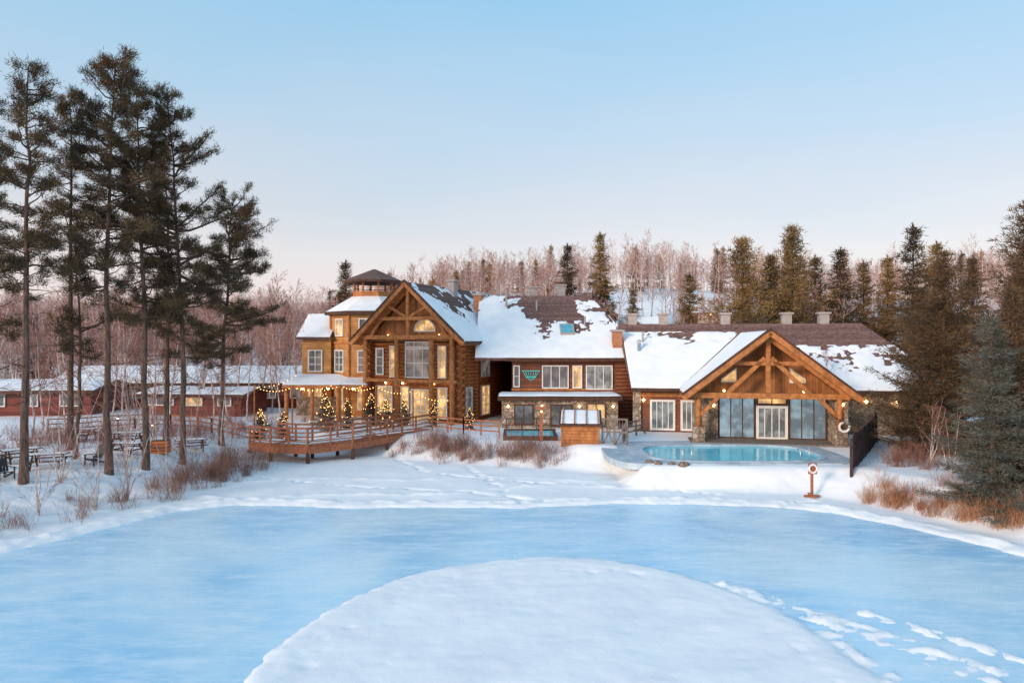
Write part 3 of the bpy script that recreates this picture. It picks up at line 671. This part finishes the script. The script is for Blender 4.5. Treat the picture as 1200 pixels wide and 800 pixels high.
def bare(seed,H,nb=24,sub=6,tw=5,r0=.11,wt=.035,name='bare_tree_mesh',cb=.25,stems=1,spread=1.,tmat='twig'):
    rg=np.random.default_rng(seed);V=[];F=[];Ms=[];TB=[];TD=[];TL=[]
    for st in range(stems):
        k=7;tz=np.linspace(0,1,k);h=H*rg.uniform(.75,1) if stems>1 else H
        l=rg.normal(0,.06*H if stems==1 else .16*H,2);w=np.cumsum(rg.normal(0,.012*H,(k,2)),0);w[0]=0
        P=np.stack([l[0]*tz+w[:,0],l[1]*tz+w[:,1],tz*h],1)
        a,b=tube(P,r0*(1-tz*.9),5);V.append(a);F.append(b);Ms.append(0)
        for i in range(nb//stems):
            t=rg.uniform(cb,.97);p0=np.array([np.interp(t,tz,P[:,q]) for q in range(3)])
            az=rg.uniform(0,6.283);pit=R(rg.uniform(25,65));L=((1-t)*.38+.07)*h*rg.uniform(.6,1.15)*spread
            d=np.array([math.cos(az)*math.cos(pit),math.sin(az)*math.cos(pit),math.sin(pit)])
            s=np.linspace(0,1,4);Q=p0+np.outer(s*L,d)+np.outer(s**2*L*.2,[0,0,1])+rg.normal(0,.03*L,(4,3))*s[:,None]
            a,b=tube(Q,r0*.3*(1-t*.6)*(1-s*.8),3);V.append(a);F.append(b);Ms.append(0 if rg.random()<.5 else 1)
            for j in range(sub):
                q=rg.uniform(.25,1);pb=np.array([np.interp(q,s,Q[:,w_]) for w_ in range(3)])
                dd=d+rg.normal(0,.45,3)+np.array([0,0,.3]);dd/=np.linalg.norm(dd);l2=L*.4*rg.uniform(.5,1.2)
                TB.append(pb);TD.append(dd);TL.append(l2)
                for x in range(tw):
                    q2=rg.uniform(.2,1);d3=dd+rg.normal(0,.4,3);d3/=np.linalg.norm(d3);TB.append(pb+dd*l2*q2);TD.append(d3);TL.append(l2*rg.uniform(.35,.8))
    B=np.array(TB);D=np.array(TD);L=np.array(TL)[:,None];s=np.cross(D,rg.normal(0,1,D.shape));s/=np.linalg.norm(s,axis=1)[:,None]
    VV=np.stack([B-s*wt/2,B+s*wt/2,B+D*L],1).reshape(-1,3);V.append(VV);F.append(np.arange(len(VV)).reshape(-1,3));Ms.append(1)
    return finish(name,V,F,Ms,[M['birchbark'],M[tmat]])
def put(name,me,x,y,s=1,rz=0,dz=-.1,sz=None):
    o=bpy.data.objects.new(name,me);sc.collection.objects.link(o);o.location=(x,y,gz(x,y)+dz);o.scale=(s,s,sz or s);o.rotation_euler=(0,0,rz);return o

for (x,y,H,cb,Rm,nb,sd_) in((-23.9,33.4,20.6,.42,2.2,84,1),(-27.2,42,21.6,.5,2.0,60,2),(-21.6,36.6,21.8,.40,3.2,140,3),(-20.6,38.4,21.4,.38,2.9,118,4),(-19.6,40.6,21.4,.34,3.7,112,5),(-20.0,47,17.2,.3,4.7,104,6),(-27.0,35.5,19,.35,2.8,90,7),(-25,39,13,.4,2.,44,18),(-22.8,45,18.5,.4,2.6,60,19)):
    put('tall_pine_tree',pine(sd_,H,cb,Rm,nb,r0=.2 if H>15 else .13),x,y)
for (x,y,H,Rm,sd_) in((26.9,35.5,14.0,4.2,21),(25.6,40.5,12.0,3.8,22),(26.5,44.2,10.2,3.4,23),(24.2,33.0,9.4,3.2,24),(30,38,13,4.0,25),(23.2,31.2,6.0,2.4,26)):
    put('conifer_tree',spruce(sd_,H,Rm,nmat='darkneedle',cnt=13,wh=.5,per=12,ln=.3,wd=.04,power=.72,spread=.17,jag=.5,base=.03,up0=-2,step=.3),x,y)
put('spruce_tree',spruce(31,8.6,2.5,wh=.30,per=11,cnt=13,ln=.2,wd=.03,power=.78,base=.08,jag=.4,spread=.12),20.6,29.3)
put('spruce_tree',spruce(32,5.5,2.0,wh=.3,per=11,cnt=13,ln=.2,wd=.03,power=.85,base=.05,jag=.4,spread=.12),23.4,29.0)
gm=[spruce(41,16,4.6,wh=.75,per=11,cnt=10,nmat='goldneedle',ln=.55,wd=.09,power=.68,spread=.34,jag=.55,base=.1,step=.6,up0=12),
    spruce(42,16,3.9,wh=.7,per=10,cnt=10,nmat='darkneedle',ln=.5,wd=.085,power=1.0,spread=.24,base=.05,step=.5,jag=.4),
    spruce(43,15,3.7,wh=.65,per=10,cnt=10,nmat='goldneedle',ln=.5,wd=.085,power=1.0,spread=.24,base=.05,step=.5,jag=.4)]
for (px,y,top,k) in((870,78,280,0),(928,80,266,0),(903,84,300,0),(985,80,290,1),(1012,82,306,2),(1070,78,264,1),(1040,84,300,2),(1098,76,284,2),(808,86,320,2),(742,92,338,2),(665,112,286,1),(703,115,273,2),(1140,80,300,1),(955,88,300,2),(405,96,306,1),(1210,78,280,1)):
    x=(px-600)/800*y; z=gz(x,y); H=8-(top-400)/800*y-z; m=gm[k]; s=H/(16 if k<2 else 15)
    put('conifer_tree',m,x,y,s=s*random.uniform(1.0,1.15),rz=random.uniform(0,6),sz=s)
def instancer(name,pts,rot,scl,idx,coll):
    me=bpy.data.meshes.new(name);me.from_pydata(pts,[],[])
    a=me.attributes.new('rot','FLOAT_VECTOR','POINT');a.data.foreach_set('vector',np.array(rot,dtype=np.float32).ravel())
    a=me.attributes.new('scl','FLOAT_VECTOR','POINT');a.data.foreach_set('vector',np.array(scl,dtype=np.float32).ravel())
    a=me.attributes.new('idx','INT','POINT');a.data.foreach_set('value',np.array(idx,dtype=np.int32))
    o=bpy.data.objects.new(name,me);sc.collection.objects.link(o)
    ng=bpy.data.node_groups.new(name+'_nodes','GeometryNodeTree')
    ng.interface.new_socket('Geometry',in_out='INPUT',socket_type='NodeSocketGeometry');ng.interface.new_socket('Geometry',in_out='OUTPUT',socket_type='NodeSocketGeometry')
    gi=ng.nodes.new('NodeGroupInput');go=ng.nodes.new('NodeGroupOutput');ip=ng.nodes.new('GeometryNodeInstanceOnPoints');ci=ng.nodes.new('GeometryNodeCollectionInfo')
    ci.inputs['Collection'].default_value=coll;ci.inputs['Separate Children'].default_value=True;ci.inputs['Reset Children'].default_value=True
    ip.inputs['Pick Instance'].default_value=True
    def na(n,t):
        q=ng.nodes.new('GeometryNodeInputNamedAttribute');q.data_type=t;q.inputs['Name'].default_value=n
        return [s for s in q.outputs if s.name=='Attribute' and s.enabled][0]
    ng.links.new(gi.outputs[0],ip.inputs['Points']);ng.links.new(ci.outputs[0],ip.inputs['Instance'])
    ng.links.new(na('rot','FLOAT_VECTOR'),ip.inputs['Rotation']);ng.links.new(na('scl','FLOAT_VECTOR'),ip.inputs['Scale']);ng.links.new(na('idx','INT'),ip.inputs['Instance Index'])
    ng.links.new(ip.outputs[0],go.inputs[0])
    md=o.modifiers.new('scatter','NODES');md.node_group=ng
    return o
def lib(name,meshes):
    c=bpy.data.collections.new(name)
    for k,m in enumerate(meshes): c.objects.link(bpy.data.objects.new('%s_variant_%02d'%(name,k),m))
    return c
fb=lib('bare_trees',[bare(100+k,12,nb=24,sub=5,tw=4,r0=.15,wt=.045,cb=.35,spread=.85) for k in range(6)])
rg=np.random.default_rng(5);P=[];S=[]
for k in range(3500):
    y=79+ (rg.random()**1.1)*125; a=rg.uniform(-.98,.98); x=a*y
    # clearings let the snow slope show through
    if vn(a*14,y*.07,91)>.66 and rg.random()<.8: continue
    if any(abs(x-cx*y/cy-3)<5 and cy-16<y<cy+8 for cx,cy in CAB) : continue
    P.append((x,y));S.append(rg.uniform(.55,1.0)*(1.25 if rg.random()<.12 else 1.05))
P=np.array(P);zz=hgt(P[:,0],P[:,1])
pts=[(p[0],p[1],z-.2) for p,z in zip(P,zz)]
instancer('bare_forest',pts,[(0,0,rg.uniform(0,6.28)) for _ in pts],[(s*.95,s*.95,s) for s in S],[int(rg.integers(0,6)) for _ in pts],fb)
fc=lib('distant_conifers',[spruce(60+k,11,2.6,wh=.65,per=9,cnt=7,nmat=('darkneedle','goldneedle','goldneedle')[k],ln=.45,wd=.10,power=1.0,spread=.22,base=.05,step=.5,jag=.4) for k in range(3)])
P=[]
for k in range(230):
    y=88+rg.random()*115;a=rg.uniform(-.98,.98)
    if vn(a*9+3,y*.03,77)<.42: continue
    P.append((a*y,y))
P=np.array(P);zz=hgt(P[:,0],P[:,1]);pts=[(p[0],p[1],z-.2) for p,z in zip(P,zz)]
S=rg.uniform(.5,1.15,len(pts))
instancer('distant_conifer_forest',pts,[(0,0,rg.uniform(0,6.28)) for _ in pts],[(s,s,s) for s in S],[int(rg.integers(0,3)) for _ in pts],fc)
bm=[bare(200+k,9,nb=30,sub=7,tw=5,r0=.07,wt=.02,cb=.2,tmat='redtwig') for k in range(3)]
bs=[bare(210+k,5.5,nb=36,sub=6,tw=4,r0=.035,wt=.013,cb=.1,stems=4,name='birch_sapling_mesh',tmat='redtwig') for k in range(3)]
for (x,y,s,k) in((-30,50,1.0,0),(-26.5,53,.9,1),(-33,47,1.1,2),(-24.5,56,1.0,0),(-37,54,1.0,1),(-22.5,58,1.05,2),(-19.8,60,.95,0),(-41,50,1.1,1),(-28,62,1.1,2),(-18.5,43.5,.7,1),(-31,40,.9,2),(-36,44,1.,0),(-21,62,1.1,1),(23.5,50,.7,2),(33,47,1.1,0),(-34,58,1.2,1),(-30,57,1.1,0),(-39,60,1.2,2),(-44,58,1.2,0),(-25,60,1.2,1),(-27,48,.8,2),(-23.5,51,.75,0),(-34,52,1.,1),(-24,66,1.3,2),(-30,66,1.3,0),(-37,66,1.3,1),(-44,66,1.3,2),(-21,67,1.25,0),(-28,56,1.1,2),(-32,62,1.2,1),(-36,63,1.2,0),(-26,64,1.2,1),(-22.5,64,1.1,0),(-20,64.5,1.0,2),(-29.5,45,.9,1)):
    put('bare_birch_tree',bm[k],x,y,s,rz=x*3.1)
for (x,y,s,k) in((-19.2,31.5,.9,0),(-20.8,30,.8,1),(-22.6,27.9,.85,2),(-17.9,35.5,.8,1),(-24.5,31,1.1,0),(-18.3,38.5,.8,2),(-26.5,29,1.1,1),(-22.5,34,1.0,2),(-17.6,42,.7,0),(22.2,36.2,.7,1),(21.4,33.2,.65,2),(-20.4,26.9,.5,1),(-21.6,38.2,1,0),(-23,44,1,1),(-25.6,47,1.1,2),(-18.9,33.4,1.0,1)):
    put('birch_sapling',bs[k],x,y,s,rz=x*2.3)
def shrubs(name,spots,mat,L=1.0,n=70,w=.016,seed=0,spread=.35):
    rg=np.random.default_rng(seed);V=[]
    for (x,y,s) in spots:
        z=gz(x,y)-.05
        m=int(n*rg.uniform(.6,1.3));b=np.stack([x+rg.normal(0,spread*s*.6,m),y+rg.normal(0,spread*s*.6,m),np.full(m,z)],1)
        d=np.stack([rg.normal(0,.35,m),rg.normal(0,.35,m),np.ones(m)],1);d/=np.linalg.norm(d,axis=1)[:,None]
        l=(L*s*rg.uniform(.4,1.1,m))[:,None];sd2=np.cross(d,rg.normal(0,1,(m,3)));sd2/=np.linalg.norm(sd2,axis=1)[:,None]
        V.append(np.stack([b-sd2*w/2,b+sd2*w/2,b+d*l],1).reshape(-1,3))
        for _ in range(3):
            b2=b+d*l*rg.uniform(.3,.9,(m,1));d2=d+rg.normal(0,.45,(m,3));d2/=np.linalg.norm(d2,axis=1)[:,None]
            V.append(np.stack([b2-sd2*w*.35,b2+sd2*w*.35,b2+d2*l*.4],1).reshape(-1,3))
    V=np.concatenate(V);newobj(name,V,np.arange(len(V)).reshape(-1,3).tolist(),M[mat])
rg=np.random.default_rng(9)
def along(pl,n,jit,s0,s1):
    out=[];pl=np.array(pl,float);d=np.r_[0,np.cumsum(np.hypot(*np.diff(pl,axis=0).T))]
    for _ in range(n):
        t=rg.uniform(0,d[-1]);out.append((np.interp(t,d,pl[:,0])+rg.normal(0,jit),np.interp(t,d,pl[:,1])+rg.normal(0,jit),rg.uniform(s0,s1)))
    return out
shrubs('shoreline_shrubs',along([(-8.0,47.8),(-5,46.0),(-1,44.8),(3,43.6)],84,.55,.6,1.4),'shrub',1.1,50,.016,1)
shrubs('shoreline_shrubs',along([(-18,35),(-17.2,39),(-16.8,42),(-17.2,44)],56,.8,.6,1.4),'shrub',1.2,50,.016,2)
shrubs('shoreline_shrubs',along([(-26,24),(-21.5,28),(-19,32),(-18,35)],52,1.0,.5,1.2),'shrub',1.1,30,.014,3)
shrubs('dry_grass',along([(17.5,34.2),(18.8,32),(20,30),(21.6,27.6)],48,.5,.5,1.3),'grass',.95,80,.014,4)
shrubs('underbrush',along([(-34,36),(-30,44),(-26,48),(-22,52),(-18,54)],110,2.6,.6,1.5),'redtwig',1.2,40,.02,5)
shrubs('dry_grass',along([(21,36),(23,40),(25,43)],26,.7,.6,1.1),'shrub',1.1,60,.018,8)

xm=[spruce(80+k,2.5,.95,wh=.2,per=10,cnt=12,nmat='spruceneedle',ln=.13,wd=.03,base=.1,r0=.05,spread=.07,bulbs=True,name='christmas_tree_mesh',step=.2,power=.95) for k in range(2)]
for k,(x,y,s) in enumerate(((-18.6,50.5,.9),(-17,50.8,.85),(-15.2,55.5,1.05),(-12.9,53.6,.95),(-11.4,55.5,1.05),(-9.9,53.6,.9),(-8.6,54.6,.85),(-6.1,53.4,.8),(-13.9,51.9,.9),(-3.2,52,.7))):
    put('christmas_tree',xm[k%2],x,y,s,rz=k)

T=Thing('string_lights')
pl=[(-20,53,4.5),(-16.8,52.2,4.5),(-13.2,52.6,4.6),(-10.6,53.2,4.5),(-7.6,52.4,4.2),(-4.6,51.5,3.6)]
for a,b in zip(pl[:-1],pl[1:]):
    pr_=None
    for q in range(13):
        t=q/12;p=(a[0]+(b[0]-a[0])*t,a[1]+(b[1]-a[1])*t,a[2]+(b[2]-a[2])*t-1.4*t*(1-t))
        T('bulbs','bulb').ball(p,.036)
        if pr_: T('wire','dark').beam(pr_,p,.015,.015)
        pr_=p
for a in pl: T('poles','timber').cyl((a[0],a[1],.9),(a[0],a[1],a[2]+.1),.06)
for (a,b) in (((-20,53,4.5),(-19,60,5)),((-16.8,52.2,4.5),(-15,58,4.4)),((-13.2,52.6,4.6),(-12.5,58,4.4))):
    for q in range(10):
        t=q/9;T('bulbs','bulb').ball((a[0]+(b[0]-a[0])*t,a[1]+(b[1]-a[1])*t,a[2]+(b[2]-a[2])*t-1.4*t*(1-t)),.036)
T.done()

# ------------------------------------------------------------------ BRIDGE
T=Thing('wooden_footbridge')
path=[Vector((-17.2,47.4,1.15)),Vector((-15.4,46.0,1.22)),Vector((-13.4,45.3,1.28)),Vector((-11.4,46.6,1.36)),Vector((-9.6,48.6,1.42)),Vector((-8.0,50.8,1.38)),Vector((-7.2,52.4,1.36))]
W=1.1;Lp=[];Rp=[]
for k,p in enumerate(path):
    d=(path[min(k+1,len(path)-1)]-path[max(k-1,0)]);d.z=0;d.normalize();n=Vector((d.y,-d.x,0))
    Lp.append(p-n*W);Rp.append(p+n*W)
dk=T('deck','redwood');rl=T('railings','redwood');gd=T('girders','redwood')
for k in range(len(path)-1):
    dk.slab([Rp[k],Rp[k+1],Lp[k+1],Lp[k]],.1)
    for side in(Lp,Rp):
        a,b=side[k],side[k+1];gd.beam(a-Vector((0,0,.34)),b-Vector((0,0,.34)),.16,.46)
        for h,wd in((1.08,.12),(.78,.07),(.5,.07),(.22,.07)): rl.beam(a+Vector((0,0,h)),b+Vector((0,0,h)),.07 if h<1 else .14,wd)
        nseg=max(1,round((b-a).length/1.3))
        for q in range(nseg): 
            c=a.lerp(b,q/nseg);rl.beam(c-Vector((0,0,.3)),c+Vector((0,0,1.15)),.12,.12)
    T('piles','dkwood').beam(Lp[k]-Vector((0,0,1.6)),Lp[k]-Vector((0,0,.5)),.2,.2);T('piles','dkwood').beam(Rp[k]-Vector((0,0,1.6)),Rp[k]-Vector((0,0,.5)),.2,.2)
for k in range(len(path)-1):
    for q in range(int((path[k+1]-path[k]).length/.3)):
        t=q*.3/(path[k+1]-path[k]).length;a=Rp[k].lerp(Rp[k+1],t);b=Lp[k].lerp(Lp[k+1],t);T('deck_boards','redwood').beam(a+Vector((0,0,.02)),b+Vector((0,0,.02)),.26,.035)
sn=T('deck_snow','roofsnow',True)
for k in range(len(path)-1):
    up=Vector((0,0,.035));snowsheet(sn,Rp[k].lerp(Lp[k],.1)+up,Rp[k+1].lerp(Lp[k+1],.1)+up,Rp[k+1].lerp(Lp[k+1],.9)+up,Rp[k].lerp(Lp[k],.9)+up,lambda u,v,a,b:(.5-np.abs(v-.5)*.3+(a-.5)*1.5)*3,t=.05)
T.done()
def railfence(name,pts,mat,h=1.1,step=1.6,rails=(.35,.7,1.05)):
    T=Thing(name);F_=T('rails_and_posts',mat)
    for a,b in zip(pts[:-1],pts[1:]):
        L=math.hypot(b[0]-a[0],b[1]-a[1]);n=max(1,round(L/step));pr=None
        for q in range(n+1):
            x=a[0]+(b[0]-a[0])*q/n;y=a[1]+(b[1]-a[1])*q/n;z=gz(x,y)
            F_.beam((x,y,z-.3),(x,y,z+h),.11,.11)
            if pr:
                for r in rails: F_.beam((pr[0],pr[1],pr[2]+r),(x,y,z+r),.05,.09)
            pr=(x,y,z)
    T.done()
railfence('wooden_rail_fence',[(-6,51.5),(-3.5,49.3),(-.9,47.9)],'redwood')
railfence('wooden_rail_fence',[(-26,52),(-22,50),(-18.4,48.6)],'redwood')
railfence('wooden_rail_fence',[(-34,50),(-29,52.5),(-26,52)],'greywood')
T=Thing('board_privacy_fence');a=(17.6,35.4);b=(24.8,46.4);L=math.hypot(b[0]-a[0],b[1]-a[1]);n=int(L/.17)
for q in range(n):
    t=q/n;x=a[0]+(b[0]-a[0])*t;y=a[1]+(b[1]-a[1])*t;z=gz(x,y)
    hh=1.85+random.uniform(-.03,.03)
    T('boards','fence').obox((x,y,0),((b[0]-a[0])/L,(b[1]-a[1])/L,0),((b[1]-a[1])/L,-(b[0]-a[0])/L,0),0,.145,0,.03,z-.2,z+hh)
    if q%12==0: T('posts','fence').beam((x,y,z-.3),(x,y,z+2.0),.12,.12)
for h in(.4,1.5): T('rails','fence').beam((a[0]+.04,a[1]-.03,gz(*a)+h),(b[0]+.04,b[1]-.03,gz(*b)+h),.06,.1)
T.done()

# ------------------------------------------------------------------ POOL
T=Thing('swimming_pool')
def ring(c,a,b,n=48,p=2.4): 
    o=[]
    for k in range(n):
        t=2*math.pi*k/n;ct,st_=math.cos(t),math.sin(t)
        o.append((c[0]+a*math.copysign(abs(ct)**(2/p),ct),c[1]+b*math.copysign(abs(st_)**(2/p),st_)))
    return o
n=48;inn=ring(POOLC,POOLA-.25,POOLB-.25,p=3.4);mid=ring(POOLC,POOLA,POOLB,p=3.4)
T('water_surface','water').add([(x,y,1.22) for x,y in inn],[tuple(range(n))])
cp=T('coping','deck')
cp.add([(x,y,1.34) for x,y in inn]+[(x,y,1.34) for x,y in mid]+[(x,y,.3) for x,y in inn]+[(x,y,.3) for x,y in mid],
  [(k,(k+1)%n,n+(k+1)%n,n+k) for k in range(n)]+[(k,2*n+k,2*n+(k+1)%n,(k+1)%n) for k in range(n)]+[(n+k,n+(k+1)%n,3*n+(k+1)%n,3*n+k) for k in range(n)])
for x in(9.6,16.2):
    for s in(0,.5): T('ladder','metal',True).cyl((x+s,38.35,1.3),(x+s,38.35,2.0),.03); T('ladder','metal',True).cyl((x+s,38.35,2.0),(x+s,38.75,1.9),.03)
T.done()
T=Thing('pool_deck')
out=[]
for k,(x,y) in enumerate(ring((12.6,41.6),7.0,4.8,n,3.4)): out.append((x,max(y,37.75)))
T('paving','deck').add([(x,y,1.30) for x,y in mid]+[(x,y,1.26) for x,y in out]+[(x,y,.9) for x,y in out],[(k,(k+1)%n,n+(k+1)%n,n+k) for k in range(n)]+[(n+k,n+(k+1)%n,2*n+(k+1)%n,2*n+k) for k in range(n)])
T.done()
import bmesh
def boulder(x,y,s,seed,mat='stone'):
    rg=random.Random(seed)
    me=bpy.data.meshes.new('boulder_mesh')
    bm_=bmesh.new();bmesh.ops.create_icosphere(bm_,subdivisions=2,radius=1)
    for v in bm_.verts: v.co=Vector((v.co.x*1.2,v.co.y,v.co.z*.7))*(1+rg.uniform(-.16,.16))
    bm_.to_mesh(me);bm_.free();me.materials.append(M[mat]);o=bpy.data.objects.new('boulder',me);sc.collection.objects.link(o);o.location=(x,y,gz(x,y)+.02*s);o.scale=(s,s,s);o.rotation_euler=(0,0,rg.uniform(0,6))
for k in range(5): boulder(7.0+k*.6+random.uniform(-.2,.2),38.0-k*.12+random.uniform(-.2,.2),random.uniform(.18,.34),k)
T=Thing('hot_pool')
x0,x1,y0,y1,zt=-.4,2.9,46.2,49.8,1.62
rm=T('timber_rim','dkwood');rm.box(x0-.2,x1+.2,y0-.2,y0,.6,zt);rm.box(x0-.2,x1+.2,y1,y1+.2,.6,zt);rm.box(x0-.2,x0,y0,y1,.6,zt);rm.box(x1,x1+.2,y0,y1,.6,zt)
T('water_surface','water').box(x0,x1,y0,y1,.5,zt-.12)
for x in np.arange(x0,x1+.1,1.1):
    for y in(y0-.1,y1+.1): T('rail_posts','dkwood').beam((x,y,zt),(x,y,zt+.75),.06,.06)
for y in(y0-.1,y1+.1): 
    T('rails','dkwood').beam((x0-.1,y,zt+.75),(x1+.1,y,zt+.75),.06,.06); T('rails','dkwood').beam((x0-.1,y,zt+.4),(x1+.1,y,zt+.4),.04,.04)
T.done()
T=Thing('wooden_bar_hut',(3.2,44.6,0),-6)
T('walls','timber').box(0,2.5,0,2.0,.9,2.55)
for q in range(8): T('wall_slats','timber').box(.02,2.48,-.04,-.003,1.0+q*.2,1.16+q*.2)
T('roof','dkwood').slab([(-.15,-.2,2.62),(2.65,-.2,2.62),(2.65,2.2,3.35),(-.15,2.2,3.35)],.12)
snowsheet(T('roof_snow','roofsnow',True),(-.02,-.08,2.66),(2.52,-.08,2.66),(2.52,2.1,3.33),(-.02,2.1,3.33),lambda u,v,a,b:(.75+(a-.5)*2)*4,t=.08)
for q in range(4): T('roof_ribs','timber').beam((.1+q*.77,-.2,2.72),(.1+q*.77,2.2,3.45),.07,.09)
T.done()
T=Thing('lattice_gate',(5.9,44.6,0),-12)
g=T('frame','greywood')
for x in(0,.8,1.6): g.beam((x,0,.9),(x,0,3.0),.1,.1)
for zz in(1.2,2.1,2.95): g.beam((0,0,zz),(1.6,0,zz),.07,.1)
g.beam((0,.06,1.2),(.8,.06,2.9),.05,.08);g.beam((.8,-.06,1.2),(0,-.06,2.9),.05,.08);g.beam((.8,.06,1.2),(1.6,.06,2.9),.05,.08)
for q in range(8): g.beam((.1+q*.2,.02,1.1),(.1+q*.2,.02,2.9),.03,.05)
T.done()
railfence('wooden_rail_fence',[(7.4,45.6),(8.2,48.5),(9.8,50.4)],'greywood',1.2,1.2)
def post(x,y,h):
    z=gz(x,y);T=Thing('timber_post',(x,y,z));T('post','redwood').beam((0,0,-.3),(0,0,h),.2,.2);T('cap','redwood').box(-.35,.35,-.18,.18,h,h+.12);T('lantern','lamp').ball((0,-.16,h-.2),.06);T.done()
post(1.95,45.6,2.2)
T=Thing('lifebuoy_stand',(15.2,34.6,gz(15.2,34.6)))
T('post','redwood').beam((0,0,-.2),(0,0,1.7),.11,.11);T('foot','redwood').beam((-.4,0,.08),(.4,0,.08),.1,.1);T('foot_cross','redwood').beam((0,-.4,.12),(0,.4,.12),.1,.1)
T('backboard','redwood').box(-.22,.22,-.09,-.06,1.2,1.75)
T('ring','ring',True).torus((0,-.14,1.48),.2,.055)
for t in(45,135,225,315):
    T('ring_bands','redp').ball((.2*math.cos(R(t)),-.15,1.48+.2*math.sin(R(t))),.072)
T.done()
def picnic(x,y,rz,mat='dkwood'):
    z=gz(x,y);T=Thing('picnic_table',(x,y,z),rz);t=T('frame',mat)
    for q in range(5): t.box(-.95,.95,-.38+q*.155,-.24+q*.155,.72,.76)
    for s in(-1,1):
        t.box(-.95,.95,s*.75-.13,s*.75+.13,.42,.46)
        t.beam((s*.65,-.65,0),(s*.65,-.2,.72),.06,.09);t.beam((s*.65,.65,0),(s*.65,.2,.72),.06,.09);t.beam((s*.65,-.8,.38),(s*.65,.8,.38),.06,.08)
    snowsheet(T('snow','roofsnow',True),(-.9,-.35,.76),(.9,-.35,.76),(.9,.35,.76),(-.9,.35,.76),full,t=.09,res=.12);T.done()
for a in((-24.6,36.2,20),(-22.8,40.4,-10),(-27.3,38,50),(-24.8,44,5),(-20.9,44.5,30),(-29,46,0)): picnic(*a)
def chair(x,y,rz):
    z=gz(x,y);T=Thing('adirondack_chair',(x,y,z),rz);t=T('frame','dark')
    for q in range(5): t.beam((-.24+q*.12,.22,.34),(-.28+q*.14,.55,1.05),.1,.02)
    for q in range(4): t.box(-.28,.28,-.3+q*.13,-.19+q*.13,.36-q*.02,.385-q*.02)
    for s in(-1,1): t.beam((s*.34,-.35,.58),(s*.34,.42,.56),.12,.03);t.beam((s*.32,-.3,0),(s*.32,-.3,.57),.04,.08);t.beam((s*.3,-.25,.34),(s*.3,.6,.03),.04,.1)
    T.done()
for a in((-25.8,34.2,30),(-25.0,33.6,60),(-23.0,37.6,-20)): chair(*a)
z=gz(-21.6,42);T=Thing('wooden_crate',(-21.6,42,z),10);
for q in range(4): T('slats','orange').box(-.5,.5,-.35,.35,.02+q*.2,.18+q*.2)
T('corner_posts','dkwood').box(-.46,.46,-.31,.31,0,.8);T.done()
for (x,y) in((-24,45.5),(-28,48.5)):
    z=gz(x,y);T=Thing('garden_lamp',(x,y,z));T('post','dark').cyl((0,0,-.1),(0,0,1.1),.04);T('shade','dark').cyl((0,0,1.22),(0,0,1.28),.16,.05);T('globe','lamp').ball((0,0,1.15),.08);T.done()

# ------------------------------------------------------------------ sky & light
w=bpy.data.worlds.new('World');sc.world=w;w.use_nodes=True;nt=w.node_tree;nt.nodes.clear();L=nt.links
outp=nd(nt,'ShaderNodeOutputWorld');bg=nd(nt,'ShaderNodeBackground');bg2=nd(nt,'ShaderNodeBackground');add=nd(nt,'ShaderNodeAddShader')
sk=nd(nt,'ShaderNodeTexSky',sky_type='NISHITA');sk.sun_disc=False
SE=16;SAZ=224
sk.sun_elevation=R(SE);sk.sun_rotation=R(SAZ);sk.dust_density=2.5
L.new(sk.outputs[0],bg.inputs[0]);bg.inputs[1].default_value=.05
tc=nd(nt,'ShaderNodeTexCoord');sx=nd(nt,'ShaderNodeSeparateXYZ');L.new(tc.outputs['Generated'],sx.inputs[0])
no=nd(nt,'ShaderNodeTexNoise');no.inputs['Scale'].default_value=1.7;no.inputs['Detail'].default_value=3
mpp=nd(nt,'ShaderNodeMapping');mpp.inputs['Scale'].default_value=(1,1,3.5);L.new(tc.outputs['Generated'],mpp.inputs[0]);L.new(mpp.outputs[0],no.inputs[0])
ma=nd(nt,'ShaderNodeMath',operation='MULTIPLY_ADD');L.new(no.outputs['Fac'],ma.inputs[0]);ma.inputs[1].default_value=.16;ma.inputs[2].default_value=-.08
ad=nd(nt,'ShaderNodeMath',operation='ADD');L.new(sx.outputs['Z'],ad.inputs[0]);L.new(ma.outputs[0],ad.inputs[1])
cr=nd(nt,'ShaderNodeValToRGB');e=cr.color_ramp.elements
e[0].position=0;e[0].color=(.74,.58,.60,1);e[1].position=1;e[1].color=(.36,.58,.80,1)
for p,c in((.07,(.75,.64,.65)),(.14,(.69,.635,.645)),(.21,(.57,.59,.635)),(.29,(.46,.575,.68)),(.38,(.345,.55,.715)),(.47,(.27,.52,.72))):
    x=e.new(p);x.color=(*c,1)
L.new(ad.outputs[0],cr.inputs[0]);L.new(cr.outputs[0],bg2.inputs[0]);bg2.inputs[1].default_value=1.0
L.new(bg.outputs[0],add.inputs[0]);L.new(bg2.outputs[0],add.inputs[1]);L.new(add.outputs[0],outp.inputs[0])
ld=bpy.data.lights.new('sun','SUN');ld.energy=2.5;ld.angle=R(12);ld.color=(1,.76,.60)
lo=bpy.data.objects.new('sun',ld);sc.collection.objects.link(lo)
sv=Vector((math.sin(R(SAZ))*math.cos(R(SE)),math.cos(R(SAZ))*math.cos(R(SE)),math.sin(R(SE))))
lo.rotation_euler=sv.to_track_quat('Z','Y').to_euler()
cam=bpy.data.cameras.new('camera');cam.lens=24;cam.sensor_width=36;cam.clip_end=3000
co_=bpy.data.objects.new('camera',cam);sc.collection.objects.link(co_);co_.location=(0,0,8);co_.rotation_euler=(R(90),0,0);sc.camera=co_
